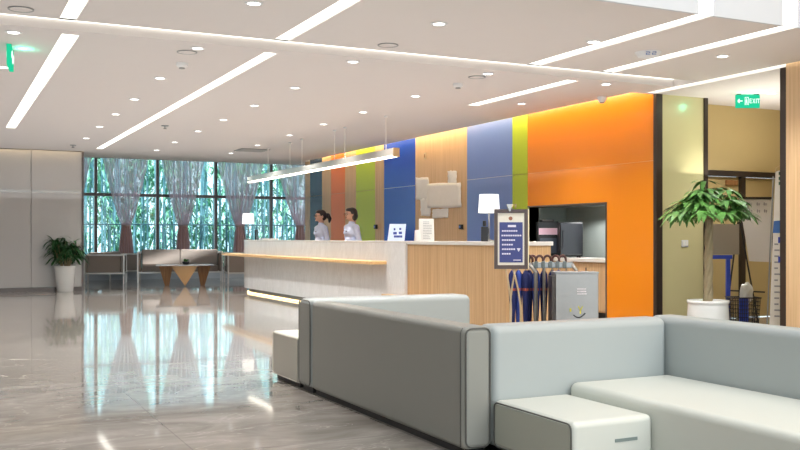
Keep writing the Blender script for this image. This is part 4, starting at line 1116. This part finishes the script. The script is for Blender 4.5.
# ------------------------------------------------------------------ people
def blob(name, fn, m, parent, vox=.009, sm=4):
    bm = N(); fn(bm); o = obj(name, bm, m, parent, smooth=True)
    r = o.modifiers.new('r', 'REMESH'); r.mode = 'VOXEL'; r.voxel_size = vox; r.use_smooth_shade = True
    s = o.modifiers.new('s', 'SMOOTH'); s.iterations = sm; s.factor = .5
    return o
def person(p, rz, label, hair, glasses, look):
    t = empty('person', (p[0], p[1], 0), rz, label, 'person')
    def body(bm):
        ell(bm, (0, 0, 1.555), (.072, .090, .112)); ell(bm, (0, -.028, 1.492), (.052, .058, .05))
        ell(bm, (0, -.086, 1.462), (.018, .014, .014))
        ell(bm, (0, -.094, 1.532), (.011, .018, .022)); ell(bm, (0, -.083, 1.49), (.022, .010, .008)); ell(bm, (0, -.082, 1.582), (.045, .012, .01))
        for s in (-1, 1): ell(bm, (s*.074, .006, 1.54), (.010, .018, .03))
        cap_(bm, (0, .022, 1.34), (0, .012, 1.48), .05, .046)
        ell(bm, (0, 0, 1.24), (.145, .09, .15)); ell(bm, (0, 0, 1.05), (.115, .08, .14)); ell(bm, (0, .005, .9), (.15, .1, .12))
        for s in (-1, 1):
            cap_(bm, (s*.06, .01, 1.34), (s*.155, .01, 1.32), .045, .045)
            sh, el_, wr_ = (s*.165, .01, 1.32), (s*.205, .045, 1.06), (s*.17, -.15, .95)
            cap_(bm, sh, el_, .042, .034); cap_(bm, el_, wr_, .034, .023)
            ell(bm, (s*.165, -.195, .935), (.034, .045, .016))
            for q, L_ in enumerate((.06, .072, .068, .052)):
                x0 = s*(.14 + .017*q); a = (x0, -.225, .935); b_ = (x0, -.225-L_*.55, .93); c_ = (x0, -.225-L_, .912)
                cap_(bm, a, b_, .0095, .0088); cap_(bm, b_, c_, .0088, .0078)
            cap_(bm, (s*.14, -.18, .935), (s*.115, -.205, .925), .011, .0095); cap_(bm, (s*.115, -.205, .925), (s*.108, -.232, .918), .0095, .008)
            cap_(bm, (s*.085, .005, .88), (s*.085, -.005, .48), .082, .052); cap_(bm, (s*.085, -.005, .48), (s*.08, .02, .09), .05, .034)
            cap_(bm, (s*.08, .03, .045), (s*.085, -.1, .03), .034, .026)
    blob('body', body, M_skin, t, .0075, 3)
    def shirt(bm):
        ell(bm, (0, 0, 1.24), (.16, .105, .155)); ell(bm, (0, -.035, 1.22), (.13, .085, .075)); ell(bm, (0, 0, 1.05), (.13, .096, .16)); ell(bm, (0, .005, .93), (.155, .112, .09))
        cap_(bm, (0, .018, 1.34), (0, .012, 1.392), .062, .055)
        for s in (-1, 1):
            cap_(bm, (s*.06, .01, 1.335), (s*.16, .01, 1.315), .056, .056)
            cap_(bm, (s*.168, .01, 1.31), (s*.207, .045, 1.06), .056, .047); cap_(bm, (s*.207, .045, 1.06), (s*.18, -.09, .985), .047, .036)
    sh = blob('shirt', shirt, M_shirt, t, .011, 4)
    bm = N(); box(bm, .05, .095, -.128, -.120, 1.235, 1.25); obj('name_badge', bm, M_black, sh)
    def tr(bm):
        ell(bm, (0, .005, .89), (.16, .118, .11))
        for s in (-1, 1): cap_(bm, (s*.085, .005, .86), (s*.087, -.003, .48), .096, .068); cap_(bm, (s*.087, -.003, .48), (s*.083, .02, .1), .068, .055)
    blob('trousers', tr, M_trous, t, .012, 4)
    def shoe(bm):
        for s in (-1, 1): cap_(bm, (s*.08, .035, .042), (s*.087, -.12, .032), .041, .031)
    blob('shoes', shoe, M_black, t, .008, 2)
    def hr(bm):
        ell(bm, (0, .022, 1.577), (.083, .092, .102)); ell(bm, (0, -.03, 1.628), (.066, .058, .042))
        if hair == 'tail':
            ell(bm, (0, .04, 1.53), (.076, .072, .075)); ell(bm, (0, .13, 1.575), (.032, .04, .032)); cap_(bm, (0, .14, 1.57), (0, .178, 1.50), .042, .036); cap_(bm, (0, .178, 1.50), (0, .17, 1.43), .036, .016)
        else:
            ell(bm, (0, .045, 1.525), (.088, .072, .10))
            for s in (-1, 1): ell(bm, (s*.072, .03, 1.51), (.018, .04, .085))
    blob('hair', hr, M_hair, t, .009, 3)
    for s in (-1, 1):
        obj('eye', ell(N(), (s*.03, -.0835, 1.552), (.012, .007, .006)), M_black, t, smooth=True)
        obj('eyebrow', ell(N(), (s*.03, -.0885, 1.575), (.018, .006, .0035)), M_hair, t, smooth=True)
    obj('lips', ell(N(), (0, -.0905, 1.490), (.02, .006, .006)), M_red, t, smooth=True)
    if glasses:
        g = N()
        for s in (-1, 1):
            tube(g, [(s*.031 + .024*math.cos(R(a)), -.1, 1.55+.018*math.sin(R(a))) for a in range(0, 361, 30)], .0028, 6, cap=False)
            tube(g, [(s*.055, -.1, 1.553), (s*.08, -.04, 1.555), (s*.082, .0, 1.553)], .0025, 6)
        tube(g, [(-.008, -.101, 1.553), (.008, -.101, 1.553)], .0025, 6)
        obj('glasses', g, M_black, t)
    return t
p1 = at_X(320.5, 238, 6.7); p2 = at_X(351, 238, 6.7)
pp1 = person((p1.x, p1.y), R(-88), 'woman receptionist in pale blue shirt and glasses with dark hair tied back', 'tail', True, 0)
pp2 = person((p2.x, p2.y), R(-86), 'woman receptionist in pale blue shirt with a short dark bob, right of her colleague', 'bob', True, 0)
pp1.scale = (1.1, 1.1, 1.0); pp2.scale = (1.1, 1.1, 1.0)

# ------------------------------------------------------------------ light
def area(name, loc_, rot, sx_, sy_, e, c=(1, 1, 1)):
    ld = bpy.data.lights.new(name, 'AREA'); ld.shape = 'RECTANGLE'; ld.size = sx_; ld.size_y = sy_; ld.energy = e; ld.color = c
    o = bpy.data.objects.new(name, ld); col.objects.link(o); o.location = loc_; o.rotation_euler = rot; return o
area('facade_daylight', (4.6, -7.5, 3.0), (R(90), 0, 0), 7, 5.6, 230, (.9, .96, 1))
area('atrium_light', (5, -.5, 6.3), (0, 0, 0), 7, 10, 560, (1, .99, .97))
area('hall_fill', (3.0, 13.2, 1.95), (R(180), 0, 0), 9, 15.5, 140, (1, .985, .975))  # added upward fill to brighten the ceiling, no fitting belongs to it
area('hall_fill', (-3.8, 13.0, 1.95), (R(180), 0, 0), 5, 13, 75, (1, .965, .94))  # second added ceiling fill, for the left part of the hall
area('corridor_fill', (9.6, 8.2, 1.95), (R(180), 0, 0), 2, 2, 34, (1, .95, .86))  # added fill below the corridor ceiling, no real lamp there
area('window_daylight', (7, 26.6, 2.2), (R(-90), 0, 0), 11, 3.4, 75, (.84, .93, 1))
sd = bpy.data.lights.new('sun', 'SUN'); sd.energy = 8; sd.angle = R(3); sd.color = (1, .98, .92)
so = bpy.data.objects.new('sun', sd); col.objects.link(so); so.rotation_euler = (R(32), 0, R(-12)); so.location = (5, 20, 12)
w = bpy.data.worlds.new('world'); sc.world = w; w.use_nodes = True
bg = w.node_tree.nodes['Background']; bg.inputs[0].default_value = (.78, .93, 1.0, 1); bg.inputs[1].default_value = 2.3

sc.view_settings.view_transform = 'Standard'; sc.view_settings.look = 'None'; sc.view_settings.exposure = 0
cy = sc.cycles
cy.use_denoising = True
cy.max_bounces = 10; cy.diffuse_bounces = 5; cy.glossy_bounces = 5; cy.transparent_max_bounces = 16
cy.sample_clamp_indirect = 6; cy.caustics_reflective = False; cy.caustics_refractive = False
